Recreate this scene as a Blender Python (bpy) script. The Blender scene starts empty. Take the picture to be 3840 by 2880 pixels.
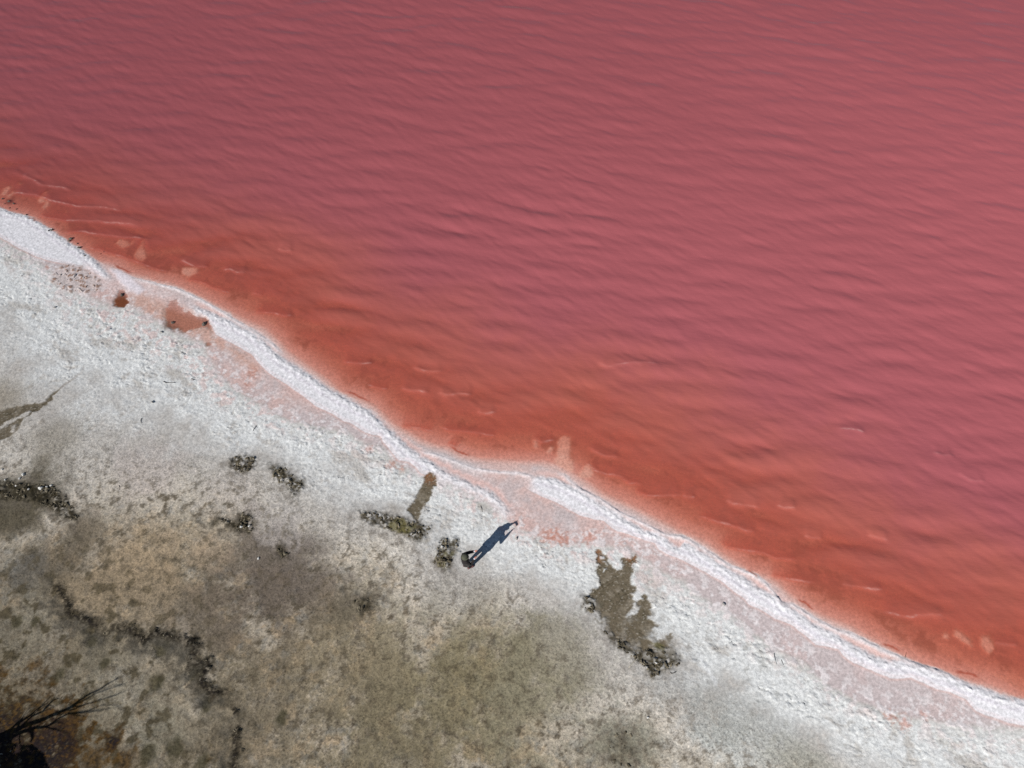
import bpy, bmesh, math, random
import numpy as np
from mathutils import Vector, Matrix

random.seed(7)
scene = bpy.context.scene
COL = scene.collection

# ---------------------------------------------------------------- camera
FPX, CAM_H, TILT = 2560.0, 29.0, math.radians(27)
cam_d = bpy.data.cameras.new('camera')
cam_d.sensor_width = 36.0
cam_d.lens = 24.0
cam_d.clip_start = 0.1
cam_d.clip_end = 8000
cam = bpy.data.objects.new('camera', cam_d)
COL.objects.link(cam)
cam.location = (0, 0, CAM_H)
cam.rotation_euler = (TILT, 0, 0)
scene.camera = cam

# ---------------------------------------------------------------- light
SUN_EL = math.radians(35.2)
SHADOW_AZ = math.radians(45.6)                 # ground direction in which shadows fall
SUN_V = Vector((-math.cos(SHADOW_AZ) * math.cos(SUN_EL), -math.sin(SHADOW_AZ) * math.cos(SUN_EL), math.sin(SUN_EL)))
world = bpy.data.worlds.new('World')
scene.world = world
world.use_nodes = True
wn = world.node_tree
for n in list(wn.nodes):
    wn.nodes.remove(n)
sky = wn.nodes.new('ShaderNodeTexSky')
sky.sky_type = 'NISHITA'
sky.sun_disc = False
sky.sun_elevation = SUN_EL
sky.sun_rotation = math.atan2(SUN_V.x, SUN_V.y)
sky.air_density = 1.0
sky.dust_density = 0.3
sky.ozone_density = 2.0
bg = wn.nodes.new('ShaderNodeBackground')
bg.inputs['Strength'].default_value = 0.05
wo = wn.nodes.new('ShaderNodeOutputWorld')
wn.links.new(sky.outputs[0], bg.inputs[0])
wn.links.new(bg.outputs[0], wo.inputs[0])
sun_d = bpy.data.lights.new('sun', 'SUN')
sun_d.energy = 5.0
sun_d.angle = math.radians(0.53)
sun_d.color = (1.0, 0.965, 0.92)
sun = bpy.data.objects.new('sun', sun_d)
COL.objects.link(sun)
sun.location = SUN_V * 60
sun.rotation_euler = SUN_V.to_track_quat('Z', 'Y').to_euler()
vs = scene.view_settings
vs.view_transform = 'Standard'
vs.look = 'None'
vs.exposure = 0.08
vs.gamma = 1.0
vs.use_curve_mapping = False
scene.render.engine = 'CYCLES'
scene.cycles.use_denoising = False
scene.cycles.transparent_max_bounces = 8
scene.cycles.max_bounces = 5
scene.cycles.pixel_filter_type = 'BLACKMAN_HARRIS'

# ---------------------------------------------------------------- helpers
def g2w(px, py, z=0.0):
    """photo pixel -> point on the level plane z"""
    x = (px - 1920) / FPX
    v = (py - 1440) / FPX
    t = (CAM_H - z) / (math.cos(TILT) + v * math.sin(TILT))
    return (x * t, (math.sin(TILT) - v * math.cos(TILT)) * t)

def crop(ox, oy, sc):
    return lambda pts: [g2w(ox + x / sc, oy + y / sc) for x, y in pts]
K = 2212 / 1280.0
c3 = crop(0, 640, K)
c4 = crop(1280, 1440, K)
c5 = crop(0, 1920, K)
c6 = crop(2560, 1920, K)
c7 = crop(0, 640, 3.456)
c8 = crop(400, 1080, 3.456)
c1 = crop(1500, 1720, 3.687)
cm = crop(2160, 2040, 4.608)
cml = crop(2160, 2360, 4.608)
ct = crop(0, 2480, 4.148)
cl = crop(0, 1400, 3.456)
cq = crop(640, 1600, 3.456)
cw = crop(1280, 960, K)
cw2 = crop(2560, 960, K)
cw0 = crop(0, 0, K)
fu = crop(0, 0, 2212 / 3840.0)

# shore-aligned frame: s along the shore, d towards the lake
SH0 = np.array(g2w(0, 795)); SH1 = np.array(g2w(3840, 2640))
TV = (SH1 - SH0) / np.linalg.norm(SH1 - SH0)
NV = np.array([-TV[1], TV[0]])
def to_sd(pts):
    p = np.asarray(pts, float) - SH0
    return p @ TV, p @ NV
def line(*groups):
    pts = [q for g in groups for q in g]
    s, d = to_sd(pts)
    o = np.argsort(s)
    return s[o], d[o]

def hash2(ix, iy, seed):
    h = (ix.astype(np.int64) * 374761393 + iy.astype(np.int64) * 668265263 + seed * 974711) & 0xFFFFFFFF
    h = ((h ^ (h >> 13)) * 1274126177) & 0xFFFFFFFF
    h = h ^ (h >> 16)
    return h
_pr = np.random.default_rng(99)
PERM = _pr.permutation(1024).astype(np.int32)
GANG = _pr.uniform(0, 2 * math.pi, 1024)
GX = np.cos(GANG).astype(np.float32); GY = np.sin(GANG).astype(np.float32)
def perlin(x, y, seed=0):
    x = np.asarray(x) + seed * 17.31; y = np.asarray(y) - seed * 9.77
    flx = np.floor(x); fly = np.floor(y)
    fx = (x - flx).astype(np.float32); fy = (y - fly).astype(np.float32)
    ix = flx.astype(np.int32); iy = fly.astype(np.int32)
    ux = fx * fx * (3 - 2 * fx); uy = fy * fy * (3 - 2 * fy)
    a0 = PERM[ix & 1023]; a1 = PERM[(ix + 1) & 1023]
    def gr(a, yy, dx, dy):
        k = PERM[(a + yy) & 1023]
        return GX[k] * dx + GY[k] * dy
    n00 = gr(a0, iy, fx, fy); n10 = gr(a1, iy, fx - 1, fy)
    n01 = gr(a0, iy + 1, fx, fy - 1); n11 = gr(a1, iy + 1, fx - 1, fy - 1)
    p = n00 + ux * (n10 - n00); q = n01 + ux * (n11 - n01)
    return ((p + uy * (q - p)) * 1.5).astype(np.float64)
def fbm(x, y, seed=0, oct=4, gain=0.5):
    r = np.zeros_like(x); a = 1.0; f = 1.0
    for k in range(oct):
        r += a * perlin(x * f, y * f, seed + 31 * k); a *= gain; f *= 2.03
    return r
def worley(x, y, seed=0):
    ix = np.floor(x); iy = np.floor(y)
    f1 = np.full(x.shape, 9.0); f2 = np.full(x.shape, 9.0); idv = np.zeros(x.shape)
    for dx in (-1, 0, 1):
        for dy in (-1, 0, 1):
            cx = ix + dx; cy = iy + dy
            h = hash2(cx, cy, seed)
            jx = (h & 0xFFFF) / 65536.0; jy = ((h >> 16) & 0xFFFF) / 65536.0
            r = np.hypot(cx + jx - x, cy + jy - y)
            new = r < f1
            f2 = np.where(new, f1, np.minimum(f2, r))
            idv = np.where(new, (h & 0xFFFFF) / 1048576.0, idv)
            f1 = np.where(new, r, f1)
    return f1, f2, idv
def sstep(a, b, x):
    t = np.clip((x - a) / (b - a), 0, 1)
    return t * t * (3 - 2 * t)
def poly_sdf(x, y, pts):
    """signed distance, negative inside, far values where outside the box"""
    P = np.asarray(pts, float)
    out = np.full(x.shape, 9.0)
    lo = P.min(0) - 1.2; hi = P.max(0) + 1.2
    m = (x > lo[0]) & (x < hi[0]) & (y > lo[1]) & (y < hi[1])
    if not m.any():
        return out
    X = x[m]; Y = y[m]
    dmin = np.full(X.shape, 1e9); inside = np.zeros(X.shape, bool)
    n = len(P)
    for i in range(n):
        a = P[i]; b = P[(i + 1) % n]
        e = b - a
        t = np.clip(((X - a[0]) * e[0] + (Y - a[1]) * e[1]) / (e @ e + 1e-12), 0, 1)
        dmin = np.minimum(dmin, (X - a[0] - t * e[0]) ** 2 + (Y - a[1] - t * e[1]) ** 2)
        c = ((a[1] > Y) != (b[1] > Y)) & (X < (b[0] - a[0]) * (Y - a[1]) / (b[1] - a[1] + 1e-15) + a[0])
        inside ^= c
    r = np.sqrt(dmin)
    out[m] = np.where(inside, -r, r)
    return out
def path_dist(x, y, pts, reach=1.2):
    P = np.asarray(pts, float)
    out = np.full(x.shape, 9.0); along = np.zeros(x.shape)
    lo = P.min(0) - reach; hi = P.max(0) + reach
    m = (x > lo[0]) & (x < hi[0]) & (y > lo[1]) & (y < hi[1])
    if not m.any():
        return out, along
    X = x[m]; Y = y[m]
    dmin = np.full(X.shape, 1e9); sg = np.zeros(X.shape); al = np.zeros(X.shape)
    n = len(P) - 1
    for i in range(n):
        a = P[i]; b = P[i + 1]; e = b - a
        t = np.clip(((X - a[0]) * e[0] + (Y - a[1]) * e[1]) / (e @ e + 1e-12), 0, 1)
        qx = X - a[0] - t * e[0]; qy = Y - a[1] - t * e[1]
        r = qx * qx + qy * qy
        new = r < dmin
        dmin = np.where(new, r, dmin)
        sg = np.where(new, np.sign(e[0] * qy - e[1] * qx), sg)
        al = np.where(new, (i + t) / n, al)
    out[m] = np.sqrt(dmin) * np.where(sg == 0, 1, sg)
    along[m] = al
    return out, along

# ---------------------------------------------------------------- traced shore lines (s -> d)
ridge_left = line(c3([(-260, 130), (-120, 205), (0, 265), (60, 285), (130, 300), (200, 325), (260, 365), (330, 405), (370, 440), (430, 480), (500, 520), (545, 555), (600, 600), (650, 650), (690, 690), (760, 740)]))
ridge_mid = line(c3([(1180, 865), (1240, 890), (1320, 920), (1400, 960), (1480, 995), (1560, 1040), (1640, 1085), (1700, 1125), (1760, 1190), (1820, 1240), (1900, 1290), (1980, 1340), (2050, 1390), (2120, 1440)]),
                 c4([(0, 105), (60, 140), (130, 180), (190, 215), (230, 255), (280, 305), (330, 350), (380, 400), (440, 450), (500, 490), (560, 525), (620, 560), (680, 595), (740, 630), (800, 650), (860, 685), (920, 700), (970, 730), (1020, 780), (1060, 830), (1110, 860), (1160, 885)]))
ridge_right = line(c4([(1150, 625), (1200, 620), (1300, 628), (1400, 650), (1480, 690), (1560, 730), (1640, 780), (1720, 830), (1800, 880), (1880, 930), (1960, 975), (2040, 1000), (2080, 1020), (2120, 1060), (2180, 1090)]),
                   c6([(0, 225), (80, 265), (160, 310), (240, 370), (320, 420), (400, 460), (480, 520), (560, 560), (640, 620), (720, 670), (800, 730), (880, 770), (960, 810), (1040, 860), (1100, 900), (1200, 950), (1290, 990), (1400, 1000), (1480, 1010), (1560, 1040), (1650, 1060), (1740, 1100), (1850, 1150), (1950, 1180), (2050, 1220), (2130, 1240), (2212, 1250), (2500, 1370)]))
outer_a = line(c3([(800, 690), (860, 700), (950, 720), (1050, 745), (1150, 770), (1250, 815), (1350, 865), (1450, 925), (1550, 990), (1650, 1045), (1730, 1100), (1790, 1150), (1850, 1220)]))
outer_b = line(c4([(470, 425), (560, 450), (640, 470), (720, 500), (800, 530), (880, 555), (960, 565), (1050, 575), (1150, 580), (1230, 600), (1300, 630)]))
outer_c = line(c4([(1380, 580), (1440, 590), (1490, 640), (1560, 690), (1640, 730), (1720, 780), (1800, 830), (1900, 880), (2000, 930), (2100, 980)]),
               c6([(0, 165), (100, 220), (200, 285), (300, 350), (400, 385), (470, 410), (530, 460), (600, 540), (640, 590), (720, 610), (800, 660), (900, 720), (1000, 770), (1100, 800), (1200, 850), (1300, 900), (1400, 940), (1500, 985), (1600, 1010), (1700, 1050), (1800, 1080)]))
band_left = line(c3([(-260, 300), (0, 430), (100, 490), (240, 560), (350, 590), (470, 615), (560, 640), (690, 700)]))
band_mid = line(c3([(1330, 960), (1370, 1000), (1400, 1060), (1480, 1105), (1560, 1150), (1640, 1200), (1690, 1260), (1740, 1310), (1800, 1350), (1880, 1400), (1960, 1460), (2040, 1520), (2120, 1560)]),
                c4([(0, 230), (60, 255), (130, 300), (200, 330), (255, 340), (270, 380), (330, 440), (370, 490), (440, 505), (490, 540), (520, 580), (600, 610)]))
band_right = line(c4([(1170, 660), (1230, 700), (1300, 730), (1400, 770), (1480, 820), (1540, 850), (1620, 870), (1700, 890), (1760, 940), (1840, 970), (1960, 1010), (2030, 1030), (2060, 1080), (2120, 1110)]),
                  c6([(0, 310), (60, 345), (150, 390), (250, 450), (330, 510), (400, 560), (430, 600), (520, 640), (600, 690), (700, 730), (770, 780), (860, 860), (940, 870), (1010, 890), (1040, 930), (1100, 970), (1180, 1010), (1260, 1040), (1340, 1075), (1400, 1080), (1480, 1070), (1540, 1100), (1640, 1150), (1740, 1170), (1830, 1210), (1900, 1290), (2000, 1330), (2100, 1360), (2212, 1390), (2500, 1500)]))
lake_edge = line(c7([(-500, 330), (0, 510), (100, 545), (240, 575), (400, 640), (560, 745), (700, 850), (820, 920), (900, 970), (1000, 1040), (1100, 1105), (1250, 1150), (1400, 1175), (1500, 1200), (1600, 1275)]),
                 c3([(860, 660), (950, 685), (1100, 720), (1200, 760), (1300, 805), (1450, 885), (1560, 945), (1650, 985), (1720, 1015), (1800, 1085), (1880, 1170), (1950, 1220), (2050, 1290), (2130, 1350)]),
                 c4([(0, 40), (60, 60), (150, 95), (230, 140), (290, 200), (350, 255), (430, 300), (520, 350), (600, 380), (700, 405), (780, 445), (880, 468), (1000, 480), (1150, 488), (1300, 490), (1400, 510), (1500, 565), (1620, 640), (1700, 700), (1800, 745), (1900, 790), (2000, 840), (2100, 890)]),
                 c6([(0, 120), (80, 150), (160, 190), (240, 250), (340, 310), (430, 370), (540, 405), (620, 450), (700, 525), (800, 595), (900, 655), (1000, 695), (1100, 735), (1200, 795), (1300, 845), (1400, 905), (1500, 950), (1600, 995), (1720, 1040), (1850, 1080), (1950, 1100), (2080, 1150), (2212, 1220), (2500, 1340)]))
crust_top = line(c3([(-260, 320), (0, 440), (100, 500), (250, 600), (400, 740), (600, 850), (730, 895), (850, 890), (1000, 980), (1060, 1030), (1200, 1090), (1300, 1130), (1400, 1330), (1550, 1450), (1700, 1530), (1900, 1640)]),
                 c4([(0, 310), (100, 370), (250, 430), (330, 500), (440, 560), (500, 590), (640, 640), (760, 690), (860, 740), (960, 800), (1040, 850), (1130, 930), (1250, 990), (1350, 1040), (1500, 1040), (1640, 1040), (1700, 1060), (1850, 1080), (1950, 1150), (2080, 1230), (2212, 1290)]),
                 c6([(100, 550), (250, 650), (400, 740), (500, 830), (600, 900), (750, 960), (850, 1060), (950, 1150), (1050, 1200), (1150, 1240), (1300, 1300), (1450, 1330), (1600, 1360), (1800, 1400), (2212, 1420), (2500, 1530)]))
crust_end = line(fu([(-150, 600), (0, 720), (100, 840), (220, 870), (300, 905), (420, 950), (520, 975), (600, 1000), (680, 1045), (760, 1085), (900, 1120), (960, 1185), (1020, 1215), (1100, 1228), (1180, 1275), (1260, 1310), (1330, 1370), (1440, 1410), (1500, 1455), (1580, 1500), (1660, 1540), (1750, 1590), (1850, 1640), (1950, 1700), (2300, 1900)]))
def L(ln, s):
    return np.interp(s, ln[0], ln[1])
def span(ln, s, soft=0.8):
    return sstep(ln[0][0], ln[0][0] + soft, s) * (1 - sstep(ln[0][-1] - soft, ln[0][-1], s))

MUD_BIG = cm([(345, 130), (390, 105), (440, 130), (470, 180), (520, 200), (555, 250), (540, 290), (580, 340), (640, 400), (700, 440), (750, 450), (790, 410), (830, 380), (785, 320), (785, 270), (830, 230), (870, 250), (960, 250), (1000, 190), (1040, 175), (1060, 210), (1030, 290), (1035, 320), (985, 350), (970, 400), (985, 470), (960, 520), (955, 600), (945, 700), (1000, 710), (1030, 760), (1010, 830), (960, 860), (985, 940), (1000, 990), (1060, 1010), (1090, 960), (1150, 960), (1140, 900), (1190, 860), (1240, 910), (1240, 970), (1280, 1000), (1310, 1100), (1270, 1150), (1330, 1220), (1260, 1240), (1225, 1290), (1330, 1320), (1370, 1400), (1430, 1380), (1435, 1420), (1340, 1430), (1300, 1500), (1290, 1590)]) \
    + cml([(1340, 140), (1400, 190), (1500, 180), (1560, 170), (1560, 110), (1640, 60), (1680, 70), (1660, 150), (1610, 200), (1600, 270), (1690, 340), (1690, 380), (1620, 390), (1530, 380), (1400, 400), (1250, 340), (1150, 370), (1050, 320), (960, 330), (900, 300), (800, 200), (650, 130), (550, 60)]) \
    + cm([(500, 1475), (450, 1330), (400, 1230), (330, 1170), (290, 1130), (350, 1030), (330, 980), (250, 940), (220, 850), (280, 800), (390, 760), (415, 680), (390, 560), (320, 480), (350, 420), (400, 380), (345, 320), (330, 260), (370, 230)])
MUD_ISLES = [cm([(420, 220), (470, 195), (490, 240), (450, 270), (420, 265)]), cm([(490, 410), (520, 420), (490, 500), (465, 510)]), cm([(450, 300), (500, 310), (570, 370), (520, 350)]),
             cm([(1000, 1000), (1060, 1050), (1100, 1090), (1060, 1200), (980, 1230), (860, 1280), (920, 1190), (980, 1120), (960, 1050)])]
MUD_TONGUE = c1([(395, 195), (450, 195), (490, 240), (515, 320), (505, 360), (470, 395), (455, 440), (440, 500), (400, 545), (385, 600), (340, 660), (300, 690), (290, 760), (270, 830), (240, 870), (210, 840), (170, 790), (130, 740), (85, 700), (140, 650), (200, 600), (225, 500), (270, 440), (300, 370), (340, 290), (350, 230)])
MUD_SEEP = cl([(-200, 560), (0, 510), (60, 490), (170, 450), (250, 440), (330, 415), (440, 405), (570, 390), (620, 350), (660, 300), (720, 255), (790, 205), (800, 215), (740, 265), (700, 310), (700, 355), (640, 390), (620, 420), (560, 450), (520, 500), (440, 520), (400, 560), (330, 590), (290, 640), (230, 760), (150, 830), (0, 900), (-200, 960)])
SEEP_ISLES = [cl([(-60, 770), (60, 660), (200, 590), (330, 530), (400, 490), (415, 510), (350, 570), (240, 610), (110, 690), (0, 760)]), cl([(170, 700), (240, 660), (240, 720), (190, 790), (160, 760)])]
POOL_SMALL = c3([(760, 775), (800, 770), (820, 800), (835, 850), (815, 890), (770, 885), (730, 880), (735, 845), (755, 820)])
POOL_BIG = c3([(1090, 850), (1150, 835), (1185, 900), (1260, 930), (1330, 960), (1375, 1010), (1380, 1040), (1300, 1020), (1200, 1050), (1140, 1040), (1080, 1015), (1058, 980), (1070, 910)])
OLIVE = [c4([(310, 900), (380, 880), (450, 900), (480, 930), (440, 970), (380, 970), (330, 945)]), c1([(510, 1400), (570, 1380), (620, 1430), (600, 1500), (540, 1500)]), c1([(600, 1290), (650, 1290), (650, 1340), (610, 1340)]), c1([(690, 1290), (740, 1290), (740, 1340), (700, 1330)]),
         cml([(1320, 260), (1420, 230), (1500, 290), (1480, 350), (1380, 340)])]
DAMP = [c4([(100, 830), (180, 820), (300, 840), (380, 860), (480, 890), (580, 930), (560, 980), (500, 1030), (400, 980), (320, 950), (150, 900)]),
        c1([(580, 1110), (640, 1090), (700, 1160), (760, 1100), (800, 1110), (800, 1240), (820, 1290), (760, 1330), (740, 1400), (720, 1500), (690, 1570), (590, 1550), (520, 1500), (450, 1450), (500, 1350), (530, 1200)]),
        cml([(450, 20), (800, 180), (960, 320), (1250, 340), (1690, 400), (1800, 600), (1550, 720), (1300, 830), (1150, 650), (900, 420), (600, 250)]),
        cm([(90, 880), (150, 900), (250, 940), (340, 980), (330, 1100), (280, 1190), (180, 1150), (120, 1050)]),
        cq([(770, 430), (860, 390), (980, 380), (1090, 410), (1140, 480), (1060, 560), (950, 610), (850, 590), (770, 520)]),
        cq([(1265, 480), (1400, 500), (1520, 540), (1560, 600), (1660, 680), (1760, 710), (1740, 770), (1650, 870), (1600, 960), (1560, 900), (1500, 760), (1400, 720), (1340, 640)]),
        cq([(880, 1130), (1000, 1110), (1070, 1180), (1080, 1330), (1020, 1390), (880, 1360), (740, 1330), (660, 1250), (560, 1300), (540, 1240), (640, 1190), (780, 1220), (880, 1240)]),
        cq([(1370, 1560), (1440, 1500), (1490, 1600), (1560, 1720), (1450, 1700), (1390, 1640)]),
        cl([(-250, 1400), (0, 1390), (130, 1410), (240, 1440), (420, 1440), (560, 1450), (700, 1460), (800, 1540), (900, 1620), (960, 1720), (1060, 1860), (1020, 1930), (860, 1900), (700, 1790), (500, 1700), (250, 1650), (-250, 1660)]),
        fu([(765, 1300), (790, 1285), (812, 1300), (805, 1330), (780, 1335)]),
        fu([(1310, 1590), (1350, 1570), (1375, 1600), (1370, 1650), (1330, 1665), (1300, 1640)]),
        c1([(190, 830), (270, 830), (260, 900), (330, 960), (440, 930), (420, 990), (340, 1050), (300, 1130), (230, 1140), (180, 1040), (200, 930)])]
WRACK = c5([(385, 490), (400, 530), (430, 560), (470, 580), (450, 620), (480, 670), (540, 690), (600, 710), (650, 750), (690, 790), (760, 760), (850, 770), (910, 800), (950, 840), (980, 810), (1040, 780), (1100, 800), (1170, 830), (1220, 870), (1270, 830), (1280, 880), (1250, 950), (1240, 1000), (1350, 970), (1370, 1000), (1290, 1060), (1340, 1120), (1370, 1170), (1460, 1170), (1490, 1200), (1480, 1260), (1540, 1330), (1530, 1450), (1540, 1560), (1510, 1700)])
PALE_BED = [c3([(860, 570), (890, 500), (915, 450), (930, 440), (925, 500), (945, 560), (915, 600)]), c3([(740, 470), (770, 445), (830, 450), (835, 490), (790, 500)]), c3([(845, 470), (860, 445), (870, 450), (860, 475)]),
            c3([(1180, 625), (1280, 630), (1270, 660), (1220, 690), (1185, 660)]), c7([(10, 300), (30, 240), (110, 200), (130, 220), (60, 310)]), c7([(95, 320), (180, 260), (190, 280), (110, 335)]), c7([(480, 400), (510, 330), (590, 260), (610, 270), (560, 400), (500, 420)]),
            c7([(550, 480), (600, 370), (640, 380), (610, 450), (570, 500)]), c7([(215, 170), (240, 150), (290, 160), (250, 185)]), c7([(830, 540), (850, 510), (865, 525), (840, 550)]),
            c4([(1400, 430), (1405, 370), (1430, 340), (1480, 350), (1480, 430), (1475, 480), (1400, 470)]), c4([(1380, 490), (1430, 470), (1490, 500), (1505, 560), (1460, 550), (1400, 520)]), c4([(1540, 590), (1580, 540), (1605, 515), (1630, 580), (1610, 610)]),
            c4([(1330, 440), (1350, 410), (1370, 415), (1345, 450)]), c4([(1240, 400), (1245, 360), (1260, 360), (1260, 410)]), c6([(1690, 820), (1700, 790), (1725, 800), (1725, 830)]), c6([(1755, 800), (1765, 755), (1800, 780), (1860, 840), (1870, 870), (1800, 840)]), c6([(1925, 870), (1935, 810), (1990, 810), (2015, 890), (1985, 920)])]
RUST = [c3([(730, 600), (770, 625), (810, 645), (850, 668)]), c4([(30, 45), (70, 55), (130, 90), (200, 115)]), c6([(430, 370), (460, 405), (500, 430)]), c6([(740, 555), (800, 590), (860, 640)]), c6([(1280, 845), (1350, 875), (1420, 910)]), c6([(1760, 1030), (1860, 1050), (1940, 1078)]), c7([(370, 590), (420, 620), (470, 655)]), c4([(700, 395), (740, 425), (790, 450), (840, 462)])]
RED_SPOTS = [(c4, (1340, 985), 0.35), (c4, (1390, 990), 0.3), (c4, (1440, 1010), 0.28), (c4, (1600, 1000), 0.25), (c4, (330, 525), 0.22), (c4, (400, 550), 0.14), (c4, (185, 425), 0.16), (c6, (1560, 1320), 0.12), (c6, (1430, 1370), 0.25), (c6, (1340, 1330), 0.2), (c8, (1830, 1255), 0.16), (c8, (1880, 1100), 0.25), (c8, (1330, 720), 0.12), (c7, (620, 1255), 0.14)]

# broad differences in the soil: photo pixel, radius in m, albedo, strength
SOIL = [(1010, 2190, 3.3, (.185, .15, .125), .8), (720, 2330, 2.4, (.25, .205, .165), .6), (1700, 2560, 4.0, (.27, .235, .155), .75), (2100, 2440, 2.4, (.26, .235, .165), .6), (1300, 2480, 2.6, (.29, .245, .175), .6), (2330, 2790, 1.5, (.20, .195, .14), .55),
        (2620, 2500, 2.3, (.33, .335, .325), .5), (2900, 2760, 2.4, (.47, .49, .48), .6), (480, 2130, 2.6, (.44, .345, .245), .75), (90, 1890, 1.9, (.12, .10, .062), .85), (270, 2080, 2.0, (.20, .165, .125), .7), (90, 2150, 1.1, (.16, .165, .165), .6),
        (420, 2620, 2.3, (.36, .345, .285), .6), (130, 2350, 1.6, (.33, .315, .265), .6), (920, 2720, 2.8, (.25, .21, .155), .65), (600, 2480, 1.8, (.39, .35, .285), .5), (560, 1760, 2.2, (.46, .41, .38), .6), (860, 1850, 1.6, (.44, .40, .37), .5), (200, 1640, 1.3, (.30, .27, .22), .6),
        (1500, 2800, 2.2, (.25, .215, .15), .6), (2000, 2700, 2.2, (.30, .275, .205), .6), (1060, 1960, 1.2, (.47, .44, .42), .5), (1700, 2200, 1.6, (.40, .38, .355), .5), (1350, 2270, 0.9, (.20, .175, .135), .6), (40, 2600, 1.4, (.30, .26, .18), .6), (780, 2060, 1.3, (.42, .34, .26), .6), (330, 2260, 1.6, (.42, .335, .24), .6), (560, 2300, 1.2, (.42, .34, .25), .55),
        (330, 2420, 1.2, (.27, .245, .19), .6), (700, 2640, 1.3, (.40, .365, .30), .5), (550, 2750, 1.3, (.34, .33, .27), .6), (2750, 2640, 1.6, (.36, .36, .33), .5), (3000, 2860, 1.5, (.30, .28, .21), .5), (10, 1500, 1.5, (.34, .30, .24), .7), (230, 1320, 1.2, (.52, .49, .45), .5)]

# ---------------------------------------------------------------- terrain shape
def base_height(s, d):
    """smooth lie of the land, without crumbs, ridges or pools; water level is 0"""
    u = d - L(lake_edge, s)
    lake = -(0.027 + 0.026 * np.clip(u, 0, None) + 0.0022 * np.clip(u, 0, None) ** 2)
    lake = np.maximum(lake, -2.5)
    land = -0.027 + 0.041 * (1 - np.exp(np.clip(u, None, 0) / 0.42)) + 0.012 * np.clip(-u - 1.0, 0, 14) + 0.002 * np.clip(-u - 15, 0, 300)
    return np.where(u > 0, lake, land)

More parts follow.
